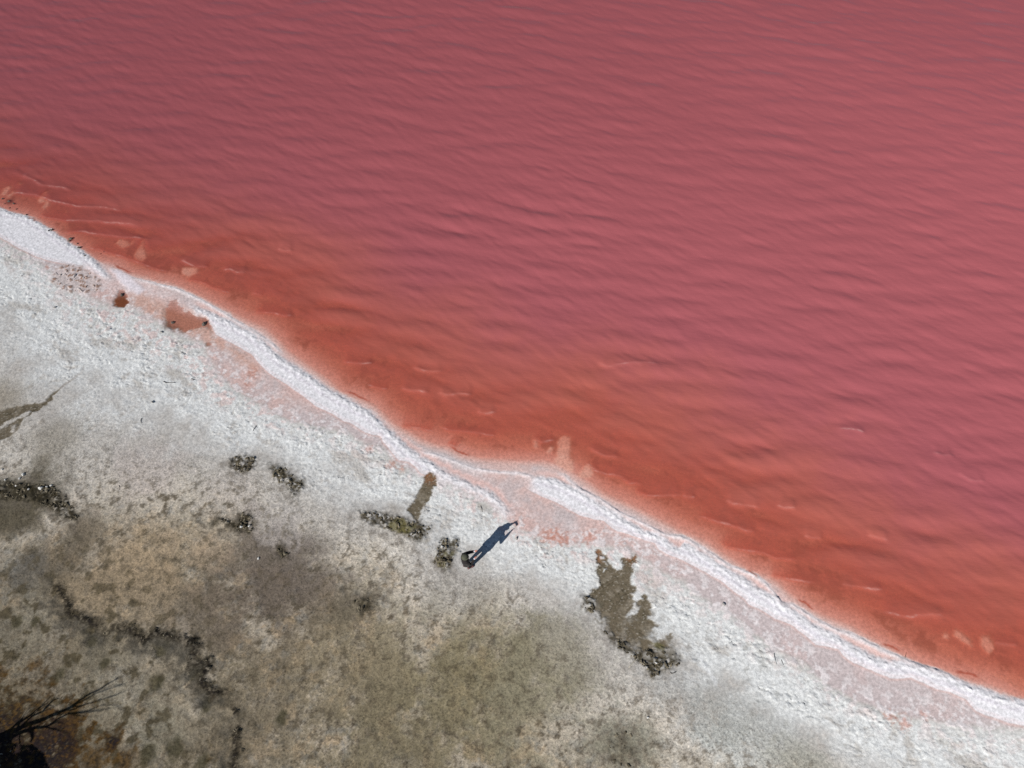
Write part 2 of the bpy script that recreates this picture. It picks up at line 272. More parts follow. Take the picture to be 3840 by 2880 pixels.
def build_terrain():
    sa = np.arange(-2.4, 57.0, 0.046)
    far = np.cumsum(0.06 * 1.25 ** np.arange(40))
    far = far[far < 2500]
    S = np.concatenate([(-2.4 - far)[::-1], sa, sa[-1] + far])
    d1 = np.arange(-7.0, 1.6, 0.040)
    d2 = -7.0 - np.arange(0.057, 14.5, 0.057)
    d3 = d1[-1] + np.cumsum(0.04 * 1.045 ** np.arange(60))
    farm = d2[-1] - far; farp = d3[-1] + np.cumsum(0.7 * 1.3 ** np.arange(27))
    D = np.concatenate([farm[::-1], d2[::-1], d1, d3, farp])
    SS, DD = np.meshgrid(S, D)
    s = SS.ravel(); d = DD.ravel()
    x = SH0[0] + s * TV[0] + d * NV[0]; y = SH0[1] + s * TV[1] + d * NV[1]
    # wobble applied to every traced outline so that edges are ragged
    wx = 0.06 * fbm(x * 2.3, y * 2.3, 3, 4, 0.65); wy = 0.06 * fbm(x * 2.3, y * 2.3, 57, 4, 0.65)
    xw = x + wx; yw = y + wy
    dw = d + 0.10 * fbm(x * 1.3, y * 1.3, 91, 4, 0.6)
    n1 = fbm(x * 0.55, y * 0.55, 11, 6, 0.58)
    n2 = fbm(x * 2.6, y * 2.6, 12, 4, 0.6)
    n3 = fbm(x * 7.0, y * 7.0, 13, 3, 0.6)
    n4 = perlin(x * 15, y * 15, 17)
    far_m = np.clip(np.hypot((s - 27) / 34, (d + 6) / 16), 0, None)
    near = 1 - sstep(1.0, 1.3, far_m)

    u = d - L(lake_edge, s)
    z = base_height(s, d)
    ct_ = L(crust_top, s); ce_ = L(crust_end, s)
    inl = ct_ - dw                                    # distance inland from the crust's upper edge
    width = np.maximum(ct_ - ce_, 0.6)
    t = inl / width
    crust = sstep(-0.10, 0.14, t) * (1 - sstep(0.62, 1.35, t + 0.30 * n1))

    # ---- colour (albedo)
    C = np.empty((len(x), 3))
    def mixc(c, m):
        m = np.clip(m, 0, 1)[:, None]
        C[:] = C * (1 - m) + np.asarray(c)[None, :] * m
    C[:] = (0.34, 0.295, 0.222)
    mixc((0.45, 0.405, 0.345), sstep(-0.1, 0.55, n1 + 0.5 * n2) * 0.75)
    mixc((0.20, 0.165, 0.118), sstep(0.05, 0.65, fbm(x * 0.8, y * 0.8, 21, 6, 0.62) + 0.35 * n2 + 0.25 * n3) * 0.65)
    mixc((0.17, 0.135, 0.095), sstep(0.12, 0.6, n2 + 0.5 * n3) * 0.55)
    mixc((0.53, 0.47, 0.40), sstep(0.2, 0.6, n3 + 0.3 * n4 - 0.2 * n2) * 0.45)
    mixc((0.46, 0.36, 0.25), sstep(0.1, 0.6, fbm(x * 1.1, y * 1.1, 22, 6, 0.65)) * 0.6 * sstep(1.2, 3.2, t))
    mixc((0.25, 0.25, 0.235), sstep(0.2, 0.7, fbm(x * 2.2, y * 2.2, 23, 5, 0.65)) * 0.5 * sstep(1.3, 2.6, t))
    # pale salt dust thinning out inland
    dust = (1 - sstep(0.8, 3.4, t + 0.6 * n1 + 0.35 * n2 + 0.15 * n3))
    mixc((0.60, 0.585, 0.565), dust * 0.75)
    for cx, cy, r, col, k in SOIL:
        a = g2w(cx, cy)
        m = sstep(r * 1.25, r * 0.25, np.hypot(x - a[0], (y - a[1]) * 1.15) + 0.55 * r * n1 + 0.22 * r * n2 + 0.10 * r * n3)
        mixc(col, m * k)
    mixc((0.15, 0.125, 0.088), sstep(0.12, 0.5, n2 * 0.7 + n3 * 0.6) * 0.5 * sstep(1.0, 2.0, t))
    # browner soil in the lower-left corner, lens vignette darkened into its colour
    s_c, d_c = to_sd([g2w(0, 2880)])
    rr = np.hypot(s - s_c[0], d - d_c[0])
    mixc((0.235, 0.20, 0.15), (1 - sstep(2.0, 12.0, rr + 2.5 * n1)) * 0.55)
    mixc((0.13, 0.105, 0.062), sstep(0.22, 0.5, fbm(x * 1.9, y * 1.9, 24, 4)) * 0.75 * (1 - sstep(5.0, 11.0, rr)))
    # white crust
    mixc((0.725, 0.735, 0.725), crust * sstep(-0.95, 0.15, n2 * 0.8 + n1 * 0.7 + 0.35))
    # dusty and damp patches within the crust
    cd = fbm(s * 0.45, d * 0.95, 26, 5, 0.6)
    mixc((0.52, 0.495, 0.465), crust * sstep(0.10, 0.65, cd + 0.2 * n2) * 0.42)
    mixc((0.40, 0.36, 0.31), crust * sstep(0.40, 0.8, cd + 0.35 * n3) * 0.4)
    # pink flat between bank and crust
    flat = sstep(0.02, -0.10, t) * (u < 0.6)
    sp_l = to_sd(c3([(600, 800)]))[0][0]; sp_r = to_sd(c3([(2150, 1600)]))[0][0]
    sp_l2 = to_sd(c4([(850, 660)]))[0][0]; sp_r2 = to_sd(c4([(1900, 1020)]))[0][0]
    pk = sstep(sp_l - 2, sp_l + 1, s) * (1 - sstep(sp_r - 3, sp_r + 2, s)) + sstep(sp_l2 - 1, sp_l2 + 1, s) * (1 - sstep(sp_r2 - 3, sp_r2 + 4, s))
    pk = np.clip(pk, 0.0, 1)
    mixc((0.57, 0.495, 0.49), flat)
    mixc((0.68, 0.47, 0.42), 0.75 * flat * pk * sstep(-1.0, 0.6, n1 + 0.3 * n2))
    mixc((0.64, 0.46, 0.43), flat * sstep(0.1, 0.6, n1) * 0.25)
    # rough salt feathers standing in the pink flat next to the crust
    feather = sstep(-0.75, 0.0, t) * (1 - sstep(0.0, 0.2, t)) * sstep(0.02, 0.32, n2 + 0.3 * n3)
    mixc((0.74, 0.70, 0.70), feather * 0.85)
    mixc((0.68, 0.53, 0.50), sstep(-0.1, 0.5, n2 + 0.5 * n1) * sstep(-0.1, 0.1, t) * (1 - sstep(0.15, 0.5, t)) * (0.25 + 0.45 * pk))

    # ---- ridges and the smooth white bank behind them
    rw = 0.035 * fbm(x * 5, y * 5, 33, 3, 0.6)
    salt = (0.765, 0.755, 0.775)
    bankm = np.zeros_like(x); ridgem = np.zeros_like(x)
    for rl, bl, amp in ((ridge_left, band_left, 0.042), (ridge_mid, band_mid, 0.046), (ridge_right, band_right, 0.046)):
        sp = span(rl, s, 1.2)
        q = d + rw - L(rl, s)
        prof = np.where(q > 0, np.exp(-(q / 0.15) ** 2), np.exp(-(q / 0.26) ** 2))
        lum = 0.55 + 0.8 * np.clip(0.5 + fbm(x * 4.2, y * 4.2, 35, 3), 0, 1)
        z += near * sp * amp * prof * lum
        ridgem = np.maximum(ridgem, sp * np.exp(-(q / 0.24) ** 2))
        bq = dw * 0.35 + d * 0.65 - L(bl, s)
        bm = sstep(-0.03, 0.03, bq) * (1 - sstep(0.1, 0.35, q)) * span(bl, s, 0.5) * (L(rl, s) > L(bl, s))
        bankm = np.maximum(bankm, bm * sp)
        z += near * 0.016 * bm * sp * sstep(0.0, 0.20, bq)
    mixc(salt, np.clip(bankm + ridgem * 0.9, 0, 1))
    for rl, bl in ((ridge_left, band_left), (ridge_mid, band_mid), (ridge_right, band_right)):
        sp = span(rl, s, 1.2)
        q = d + rw - L(rl, s); bq = dw * 0.35 + d * 0.65 - L(bl, s)
        st = sp * span(bl, s, 0.5) * sstep(0.0, 0.05, bq)
        mixc((0.60, 0.575, 0.62), st * np.exp(-((q + 0.20 + 0.05 * n2) / 0.075) ** 2) * 0.7)
        mixc((0.68, 0.59, 0.60), st * np.exp(-((bq - 0.10 - 0.04 * n2) / 0.06) ** 2) * 0.5)
        mixc((0.70, 0.50, 0.46), sp * np.exp(-((bq + 0.05) / 0.05) ** 2) * span(bl, s, 0.5) * 0.6)
        mixc((0.74, 0.53, 0.49), sp * np.exp(-((q - 0.36 - 0.08 * n2) / 0.15) ** 2) * 0.95)
    outm = np.zeros_like(x)
    for ol, amp in ((outer_a, 0.034), (outer_b, 0.038), (outer_c, 0.046)):
        q = d + 0.8 * rw - L(ol, s)
        sp = span(ol, s, 0.8)
        z += near * sp * amp * np.where(q > 0, np.exp(-(q / 0.06) ** 2), np.exp(-(q / 0.16) ** 2)) * (0.75 + 0.5 * n2)
        outm = np.maximum(outm, sp * np.exp(-(q / 0.10) ** 2))
    # bed of the lake: salt near the edge, then sandy pink
    bed = sstep(0.0, 0.25, u + 0.2 * n2)
    mixc((0.78, 0.665, 0.635), np.where(u > -1.5, sstep(-0.5, -0.1, u), 0) * (1 - bankm) * (1 - ridgem))
    mixc((0.62, 0.50, 0.43), bed * sstep(0.2, 1.2, u))
    mixc((0.36, 0.25, 0.18), bed * sstep(0.05, 0.55, n1 + 0.5 * n2 + 0.2 * n3) * 0.8 * sstep(0.2, 0.8, u))
    mixc((0.74, 0.62, 0.54), bed * sstep(0.2, 0.6, fbm(s * 0.5, d * 1.6, 28, 4)) * 0.7 * sstep(0.1, 0.5, u))
    mixc((0.82, 0.76, 0.76), outm * 0.9)

    # ---- crumbs of the crust
    f1, f2, idv = worley(xw * 3.9 + 0.5 * n2, yw * 3.9, 5)
    g1, g2, jdv = worley(x * 9.5 + 3, y * 9.5, 6)
    rough = np.clip(crust + 0.30 * feather + 0.25 * flat * sstep(0.0, 0.5, n1) * (t > -0.5), 0, 1)
    patch = 0.25 + 0.9 * sstep(-0.35, 0.45, fbm(s * 0.55, d * 1.3, 41, 3))
    flake = (np.clip(1 - f1 * 1.25, 0, 1) ** 0.8) * (0.35 + 1.1 * idv)
    flake2 = np.clip(1 - g1 * 1.3, 0, 1) * (jdv > 0.35)
    crumbs = 0.030 * flake * sstep(0.02, 0.14, f2 - f1) * (idv > 0.35) + 0.006 * flake2 + 0.006 * n3 + 0.003 * n4
    z += near * rough * patch * crumbs
    z += near * rough * 0.010 * n2
    groove = sstep(0.10, 0.0, f2 - f1) * sstep(0.0, 0.35, fbm(x * 0.8, y * 0.8, 47, 3) + 0.12)
    z -= near * rough * 0.035 * groove
    inland = sstep(0.8, 1.6, t)
    z += near * inland * (0.012 * n2 + 0.010 * n3 + 0.006 * n4 + 0.010 * flake2 * sstep(-0.1, 0.4, n1) + 0.05 * n1 * sstep(1.5, 4, t))
    z += near * ridgem * (0.020 * flake2 + 0.012 * n3 + 0.010 * n4)
    z += near * (z > 0) * 0.0025 * n3

    # ---- damp crumbly spots, shadows between the clods darkened into the colour
    damp = np.zeros_like(x)
    for k, P in enumerate(DAMP):
        weak = k in (9, 10)
        damp = np.maximum(damp, (0.85 if k == 9 else 0.3 if k == 10 else 1.0) * sstep(0.28 if weak else 0.16, -0.30 if weak else -0.14, poly_sdf(xw, yw, P) + 0.10 * n3 + 0.10 * n2))
    mixc((0.085, 0.07, 0.042), damp * sstep(-0.55, 0.25, n2 + n3 * 0.8))
    mixc((0.07, 0.06, 0.04), damp * sstep(0.25, 0.6, f1) * 0.7)
    halo = np.zeros_like(x)
    for P in DAMP:
        halo = np.maximum(halo, sstep(0.9, 0.0, poly_sdf(xw, yw, P)))
    mixc((0.25, 0.22, 0.19), halo * (1 - damp) * 0.35 * sstep(0.4, 1.2, t) * sstep(-0.4, 0.4, n2))
    z += near * damp * (0.085 * flake + 0.045 * flake2 - 0.03)
    # orange litter and rust-brown soil in the corner
    for cx, cy, r, k in ((40, 2780, 2.6, .85), (230, 2770, 1.4, .9), (290, 2700, .8, .8), (430, 2780, .55, .9), (480, 2850, .7, .8), (170, 2850, 2.0, .9), (150, 2490, .3, .6), (800, 2620, .25, .7), (790, 2850, .2, .7), (350, 2850, 0.9, .7), (10, 2520, .35, .7)):
        a = g2w(cx, cy)
        rr2 = np.hypot(xw - a[0], yw - a[1])
        m = sstep(r, 0.2 * r, rr2 + 0.55 * r * n2 + 0.2 * r * n3)
        mixc((0.175, 0.10, 0.035), m * k)
        mixc((0.038, 0.026, 0.013), m * k * sstep(-0.15, 0.50, n3 * 0.7 + 0.6 * n2 + 0.25 * n1 + 0.5 * (k > 0.84)))
    for cx, cy, r in ((615, 2440, .33), (240, 2530, .3), (660, 2810, .42), (560, 2830, .4), (1060, 2700, .3), (590, 2565, .38), (780, 2640, .3), (350, 2400, .3), (140, 2340, .25), (70, 2335, .3), (400, 2490, .3), (740, 2530, .35), (770, 2860, .35)):
        a = g2w(cx, cy)
        m = sstep(r * 1.2, r * 0.4, np.hypot((xw - a[0]) * 1.2, yw - a[1]) + 0.35 * r * n2)
        mixc((0.125, 0.11, 0.066), m * 0.8)
        z -= near * 0.012 * m
    # dark wrack line of debris
    q, al = path_dist(xw, yw, WRACK, 1.4)
    aq = np.abs(q + 0.05 * n2)
    w_m = sstep(0.30, 0.03, aq + 0.14 * n3 + 0.10 * n2) * sstep(-0.75, 0.0, fbm(x * 1.3, y * 1.3, 44, 3) + 0.12)
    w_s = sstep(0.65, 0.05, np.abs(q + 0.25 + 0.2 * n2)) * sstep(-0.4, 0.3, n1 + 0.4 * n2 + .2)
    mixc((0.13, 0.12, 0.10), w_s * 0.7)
    mixc((0.055, 0.044, 0.028), w_m * sstep(-0.6, 0.3, n3 + 0.5 * n2 + 0.25))
    z += near * w_m * (0.09 * flake + 0.05 * flake2)
    z -= near * 0.04 * sstep(0.35, 0.0, np.abs(q + 0.2)) * (aq < 2)

    # ---- pools, mud, stains
    pool_s = sstep(0.05, -0.10, poly_sdf(xw, yw, POOL_SMALL) + 0.08 * n2); pool_b = sstep(0.12, -0.20, poly_sdf(xw, yw, POOL_BIG) + 0.12 * n2)
    mixc((0.19, 0.085, 0.030), np.maximum(pool_s, pool_b * 0.9))
    for c_, p_, r_ in ((c3, (1115, 985), .42), (c3, (790, 800), .2), (c3, (1330, 990), .15), (c3, (1350, 1125), .15), (c7, (120, 390), .28), (c7, (915, 885), .14)):
        a = c_([p_])[0]
        mixc((0.07, 0.06, 0.035), sstep(r_ * 1.3, r_ * 0.2, np.hypot(xw - a[0], yw - a[1])) * 0.85)
    z = np.where(pool_s + pool_b > 0, z + (np.minimum(z, -0.003 - 0.010 * np.maximum(pool_s, pool_b)) - z) * np.clip(2 * np.maximum(pool_s, pool_b), 0, 1), z)
    # shallow brine film over the pink flat at the left
    film = sstep(0.3, -0.25, poly_sdf(xw, yw, c3([(830, 800), (950, 800), (1240, 905), (1340, 990), (1400, 1080), (1640, 1230), (1660, 1300), (1500, 1190), (1330, 1090), (1200, 1040), (1040, 960), (880, 870)])) + 0.15 * n2)
    mixc((0.60, 0.36, 0.28), film * 0.7 * (1 - bankm))
    pinkish = sstep(0.35, -0.2, poly_sdf(xw, yw, c3([(560, 610), (730, 590), (860, 690), (1240, 880), (1330, 960), (1100, 880), (940, 800), (740, 800), (620, 720)])))
    mixc((0.72, 0.58, 0.56), pinkish * 0.6 * (1 - ridgem))
    smooth_l = sstep(0.15, -0.15, poly_sdf(xw, yw, c3([(720, 640), (760, 640), (860, 700), (940, 780), (900, 800), (830, 770), (760, 700)])))
    mixc((0.78, 0.72, 0.75), smooth_l)
    z += near * 0.02 * smooth_l
    wet = np.clip(np.maximum(pool_s, pool_b), 0, 1)
    mud = np.zeros_like(x)
    a_soft = g2w(2330, 2270)
    for P, isl in ((MUD_BIG, MUD_ISLES), (MUD_TONGUE, []), (MUD_SEEP, SEEP_ISLES)):
        xs = x + 0.06 * fbm(x * 5, y * 5, 61, 3, 0.7); ys = y + 0.06 * fbm(x * 5, y * 5, 62, 3, 0.7)
        f = poly_sdf(xs, ys, P)
        for q_ in isl:
            f = np.maximum(f, -poly_sdf(xs, ys, q_))
        soft = sstep(0.0, 1.2, (a_soft[1] - y) + 0.45 * (a_soft[0] - x)) if P is MUD_BIG else 0.0
        hard = sstep(0.045, -0.045, f)
        mud = np.maximum(mud, hard * (1 - soft) + soft * sstep(0.30, -0.35, f + 0.30 * n2 + 0.16 * n3))
    mud0 = mud
    mixc((0.165, 0.135, 0.092), mud)
    for cx, cy, r in ((1615, 1785, .42), (2240, 2080, .35), (2375, 2090, .35)):
        a = g2w(cx, cy)
        mixc((0.27, 0.135, 0.07), mud * sstep(r * 1.5, 0.1, np.hypot(x - a[0], y - a[1])))
    mixc((0.105, 0.088, 0.05), mud * sstep(0.0, 0.6, n3 + 0.6 * n2) * 0.6)
    mixc((0.24, 0.20, 0.15), mud * sstep(0.2, 0.6, n4 + 0.5 * n3) * 0.35)
    mixc((0.065, 0.052, 0.03), mud * sstep(0.10, 0.02, f2 - f1) * sstep(-0.2, 0.3, n2 + n1) * 0.8)
    mixc((0.50, 0.46, 0.40), mud * sstep(0.45, 0.75, n4 + 0.5 * n3 + 0.25 * n2) * 0.55)
    mixc((0.30, 0.26, 0.20), mud * sstep(0.15, 0.6, fbm(x * 2.0, y * 2.0, 66, 4)) * 0.5)
    zb = base_height(s, d)
    crumb_up = np.where(mud > 0, 1, 0)
    z = z * (1 - mud) + (zb - 0.03 + 0.012 * n2 + 0.006 * n3) * mud
    z = np.where((mud > 0.02) & (u < -0.8), np.maximum(z, 0.006), z) + near * 0.02 * sstep(0.0, 0.5, mud) * (1 - sstep(0.3, 0.9, mud))
    ol = np.zeros_like(x)
    for P in OLIVE:
        ol = np.maximum(ol, sstep(0.10, -0.06, poly_sdf(xw, yw, P) + 0.05 * n3))
    mixc((0.175, 0.155, 0.062), ol * 0.8)
    for P in PALE_BED:
        m = sstep(0.12, -0.05, poly_sdf(xw, yw, P))
        mixc((0.82, 0.74, 0.68), m * 0.9)
        z += near * m * np.clip(-0.018 - z, 0, 1) * 0.62
    for P in RUST:
        q, al = path_dist(xw, yw, P, 0.5)
        m = sstep(0.085, 0.0, np.abs(q)) * sstep(0, 0.25, al) * (1 - sstep(0.75, 1, al))
        mixc((0.42, 0.10, 0.035), m * 0.8)
    for c_, p_, r_ in RED_SPOTS:
        a = c_([p_])[0]
        m = sstep(r_ * 1.5, 0.0, np.hypot(xw - a[0], yw - a[1]) + 0.9 * r_ * n3)
        mixc((0.56, 0.26, 0.19), m * 0.6)
    # red-brown rubble at the left
    rub = sstep(0.2, -0.2, poly_sdf(xw, yw, c7([(780, 1240), (900, 1220), (1050, 1260), (1260, 1380), (1330, 1480), (1300, 1560), (1100, 1600), (800, 1560), (680, 1430), (700, 1320)])) + 0.1 * n2)
    mixc((0.60, 0.52, 0.50), rub * 0.8)
    mixc((0.34, 0.22, 0.17), rub * (idv > 0.55) * sstep(0.42, 0.3, f1))
    z += near * rub * 0.04 * flake
    # pair of footprints in the bank, thin wet streak
    for px_, py_ in ((1063, 1415), (1076, 1421)):
        a = g2w(px_, py_)
        ex = ((x - a[0]) * 0.35 + (y - a[1]) * 0.94) / 0.15; ey = ((x - a[0]) * 0.94 - (y - a[1]) * 0.35) / 0.06
        z -= 0.022 * sstep(1.2, 0.7, np.hypot(ex, ey))
    q, al = path_dist(xw, yw, cl([(800, 200), (870, 140), (950, 80), (1050, 20), (1090, -40)]), 0.4)
    mixc((0.36, 0.32, 0.28), sstep(0.10, 0.02, np.abs(q)) * (1 - 0.6 * al) * 0.8)
    for P, k in ((cl([(870, 650), (980, 730), (1060, 790), (1140, 825)]), .05), (c6([(100, 920), (150, 1000), (210, 1110)]), .09)):
        q, al = path_dist(xw, yw, P, 0.4)
        mixc((0.30, 0.28, 0.25), sstep(k, 0.0, np.abs(q)) * 0.6 * (k < .08))
        mixc((0.78, 0.79, 0.79), sstep(k * 1.6, 0.0, np.abs(q)) * 0.7 * (k > .08))
    # salt-and-pepper flecks
    fleck = sstep(0.42, 0.62, n4 + 0.35 * n3) * sstep(-0.2, 0.5, fbm(x * 1.2, y * 1.2, 71, 3))
    mixc((0.20, 0.17, 0.14), fleck * sstep(0.2, 1.2, t) * 0.5 * near)
    C *= (1 + 0.08 * n3 + 0.05 * n4)[:, None]
    # the bare soil is a strongly mottled mix of dark organic and pale mineral grains
    wi = (sstep(0.9, 2.2, t) * near * (1 - mud))[:, None]
    lum = C.mean(1, keepdims=True)
    C2 = lum + (C - lum) * 1.22 - lum * np.array([0.0, 0.0, 0.012])
    C2 *= (np.clip(lum, 0.02, 1) / 0.262) ** 0.55
    C[:] = C * (1 - wi) + C2 * wi
    np.clip(C, 0.015, 0.86, out=C)

    nS, nD = len(S), len(D)
    idx = np.arange(nS * nD).reshape(nD, nS)
    quads = np.stack([idx[:-1, :-1], idx[:-1, 1:], idx[1:, 1:], idx[1:, :-1]], -1).reshape(-1, 4)
    me = bpy.data.meshes.new('ground')
    me.vertices.add(len(x)); me.vertices.foreach_set('co', np.stack([x, y, z], -1).astype(np.float32).ravel())
    me.loops.add(quads.size); me.loops.foreach_set('vertex_index', quads.astype(np.int32).ravel())
    me.polygons.add(len(quads)); me.polygons.foreach_set('loop_start', (np.arange(len(quads)) * 4).astype(np.int32))
    me.polygons.foreach_set('use_smooth', np.ones(len(quads), bool))
    me.update()
    ca = me.color_attributes.new('mineral', 'FLOAT_COLOR', 'POINT')
    ca.data.foreach_set('color', np.concatenate([C, np.ones((len(x), 1))], 1).astype(np.float32).ravel())
    for nm, v in (('crumb', np.clip(rough + damp + 1.05 * inland + 0.55 * ridgem + 0.8 * w_m + 0.6 * rub + 0.7 * mud0, 0, 1.2)), ('wet', np.clip(wet, 0, 1)), ('soil', sstep(0.5, 1.6, t) * near * (1 - mud))):
        at = me.attributes.new(nm, 'FLOAT', 'POINT'); at.data.foreach_set('value', v.astype(np.float32))
    return me, (S, D, z.reshape(nD, nS))

# ---------------------------------------------------------------- materials
def new_mat(name):
    m = bpy.data.materials.new(name); m.use_nodes = True
    nt = m.node_tree
    for n in list(nt.nodes):
        nt.nodes.remove(n)
    out = nt.nodes.new('ShaderNodeOutputMaterial')
    return m, nt, out
def nd(nt, typ, **kw):
    n = nt.nodes.new(typ)
    for k, v in kw.items():
        if k in n.inputs:
            n.inputs[k].default_value = v
        else:
            setattr(n, k, v)
    return n
def math_n(nt, op, a, b=None):
    n = nt.nodes.new('ShaderNodeMath'); n.operation = op
    for i, v in enumerate((a, b)):
        if v is None:
            continue
        if isinstance(v, (int, float)):
            n.inputs[i].default_value = v
        else:
            nt.links.new(v, n.inputs[i])
    return n.outputs[0]

def ground_material():
    m, nt, out = new_mat('salt_crust_and_mud')
    lk = nt.links.new
    col = nd(nt, 'ShaderNodeAttribute', attribute_name='mineral')
    crumb = nd(nt, 'ShaderNodeAttribute', attribute_name='crumb')
    wet = nd(nt, 'ShaderNodeAttribute', attribute_name='wet')
    geo = nd(nt, 'ShaderNodeNewGeometry')
    n1 = nd(nt, 'ShaderNodeTexNoise', Scale=9.0, Detail=6.0, Roughness=0.7)
    n2 = nd(nt, 'ShaderNodeTexNoise', Scale=34.0, Detail=4.0, Roughness=0.7)
    vo = nd(nt, 'ShaderNodeTexVoronoi', Scale=12.0)
    for n in (n1, n2, vo):
        lk(geo.outputs['Position'], n.inputs['Vector'])
    # grain of the mineral colour
    mr = nd(nt, 'ShaderNodeMapRange'); lk(n1.outputs['Fac'], mr.inputs['Value'])
    mr.inputs['From Min'].default_value = 0.3; mr.inputs['From Max'].default_value = 0.7
    mr.inputs['To Min'].default_value = 0.70; mr.inputs['To Max'].default_value = 1.18
    mr2 = nd(nt, 'ShaderNodeMapRange'); lk(n2.outputs['Fac'], mr2.inputs['Value'])
    mr2.inputs['From Min'].default_value = 0.3; mr2.inputs['From Max'].default_value = 0.7
    mr2.inputs['To Min'].default_value = 0.86; mr2.inputs['To Max'].default_value = 1.10
    g = math_n(nt, 'MULTIPLY', mr.outputs[0], mr2.outputs[0])
    # dark organic specks and pale salt grains in the soil
    soil = nd(nt, 'ShaderNodeAttribute', attribute_name='soil')
    n3 = nd(nt, 'ShaderNodeTexNoise', Scale=15.0, Detail=3.0, Roughness=0.75, Distortion=0.6); lk(geo.outputs['Position'], n3.inputs['Vector'])
    for lo_, hi_, to_ in ((0.53, 0.64, -0.42), (0.46, 0.36, 0.22)):
        sp = nd(nt, 'ShaderNodeMapRange', interpolation_type='SMOOTHSTEP'); lk(n3.outputs['Fac'], sp.inputs['Value'])
        sp.inputs['From Min'].default_value = lo_; sp.inputs['From Max'].default_value = hi_; sp.inputs['To Min'].default_value = 0.0; sp.inputs['To Max'].default_value = to_
        g = math_n(nt, 'MULTIPLY', g, math_n(nt, 'ADD', 1.0, math_n(nt, 'MULTIPLY', sp.outputs[0], soil.outputs['Fac'])))
    vm = nd(nt, 'ShaderNodeVectorMath', operation='SCALE')
    lk(col.outputs['Color'], vm.inputs[0]); lk(g, vm.inputs['Scale'])
    h = math_n(nt, 'ADD', math_n(nt, 'MULTIPLY', n1.outputs['Fac'], 0.045), math_n(nt, 'MULTIPLY', n2.outputs['Fac'], 0.014))
    h = math_n(nt, 'ADD', h, math_n(nt, 'MULTIPLY', vo.outputs['Distance'], -0.02))
    st = math_n(nt, 'ADD', math_n(nt, 'MULTIPLY', crumb.outputs['Fac'], 0.36), 0.035)
    bp = nd(nt, 'ShaderNodeBump', Distance=1.0)
    lk(h, bp.inputs['Height']); lk(st, bp.inputs['Strength'])
    p = nd(nt, 'ShaderNodeBsdfPrincipled')
    p.inputs['Diffuse Roughness'].default_value = 0.7
    p.inputs['Specular IOR Level'].default_value = 0.15
    lk(vm.outputs[0], p.inputs['Base Color']); lk(bp.outputs[0], p.inputs['Normal'])
    lk(math_n(nt, 'SUBTRACT', 0.92, math_n(nt, 'MULTIPLY', wet.outputs['Fac'], 0.5)), p.inputs['Roughness'])
    lk(p.outputs[0], out.inputs[0])
    return m

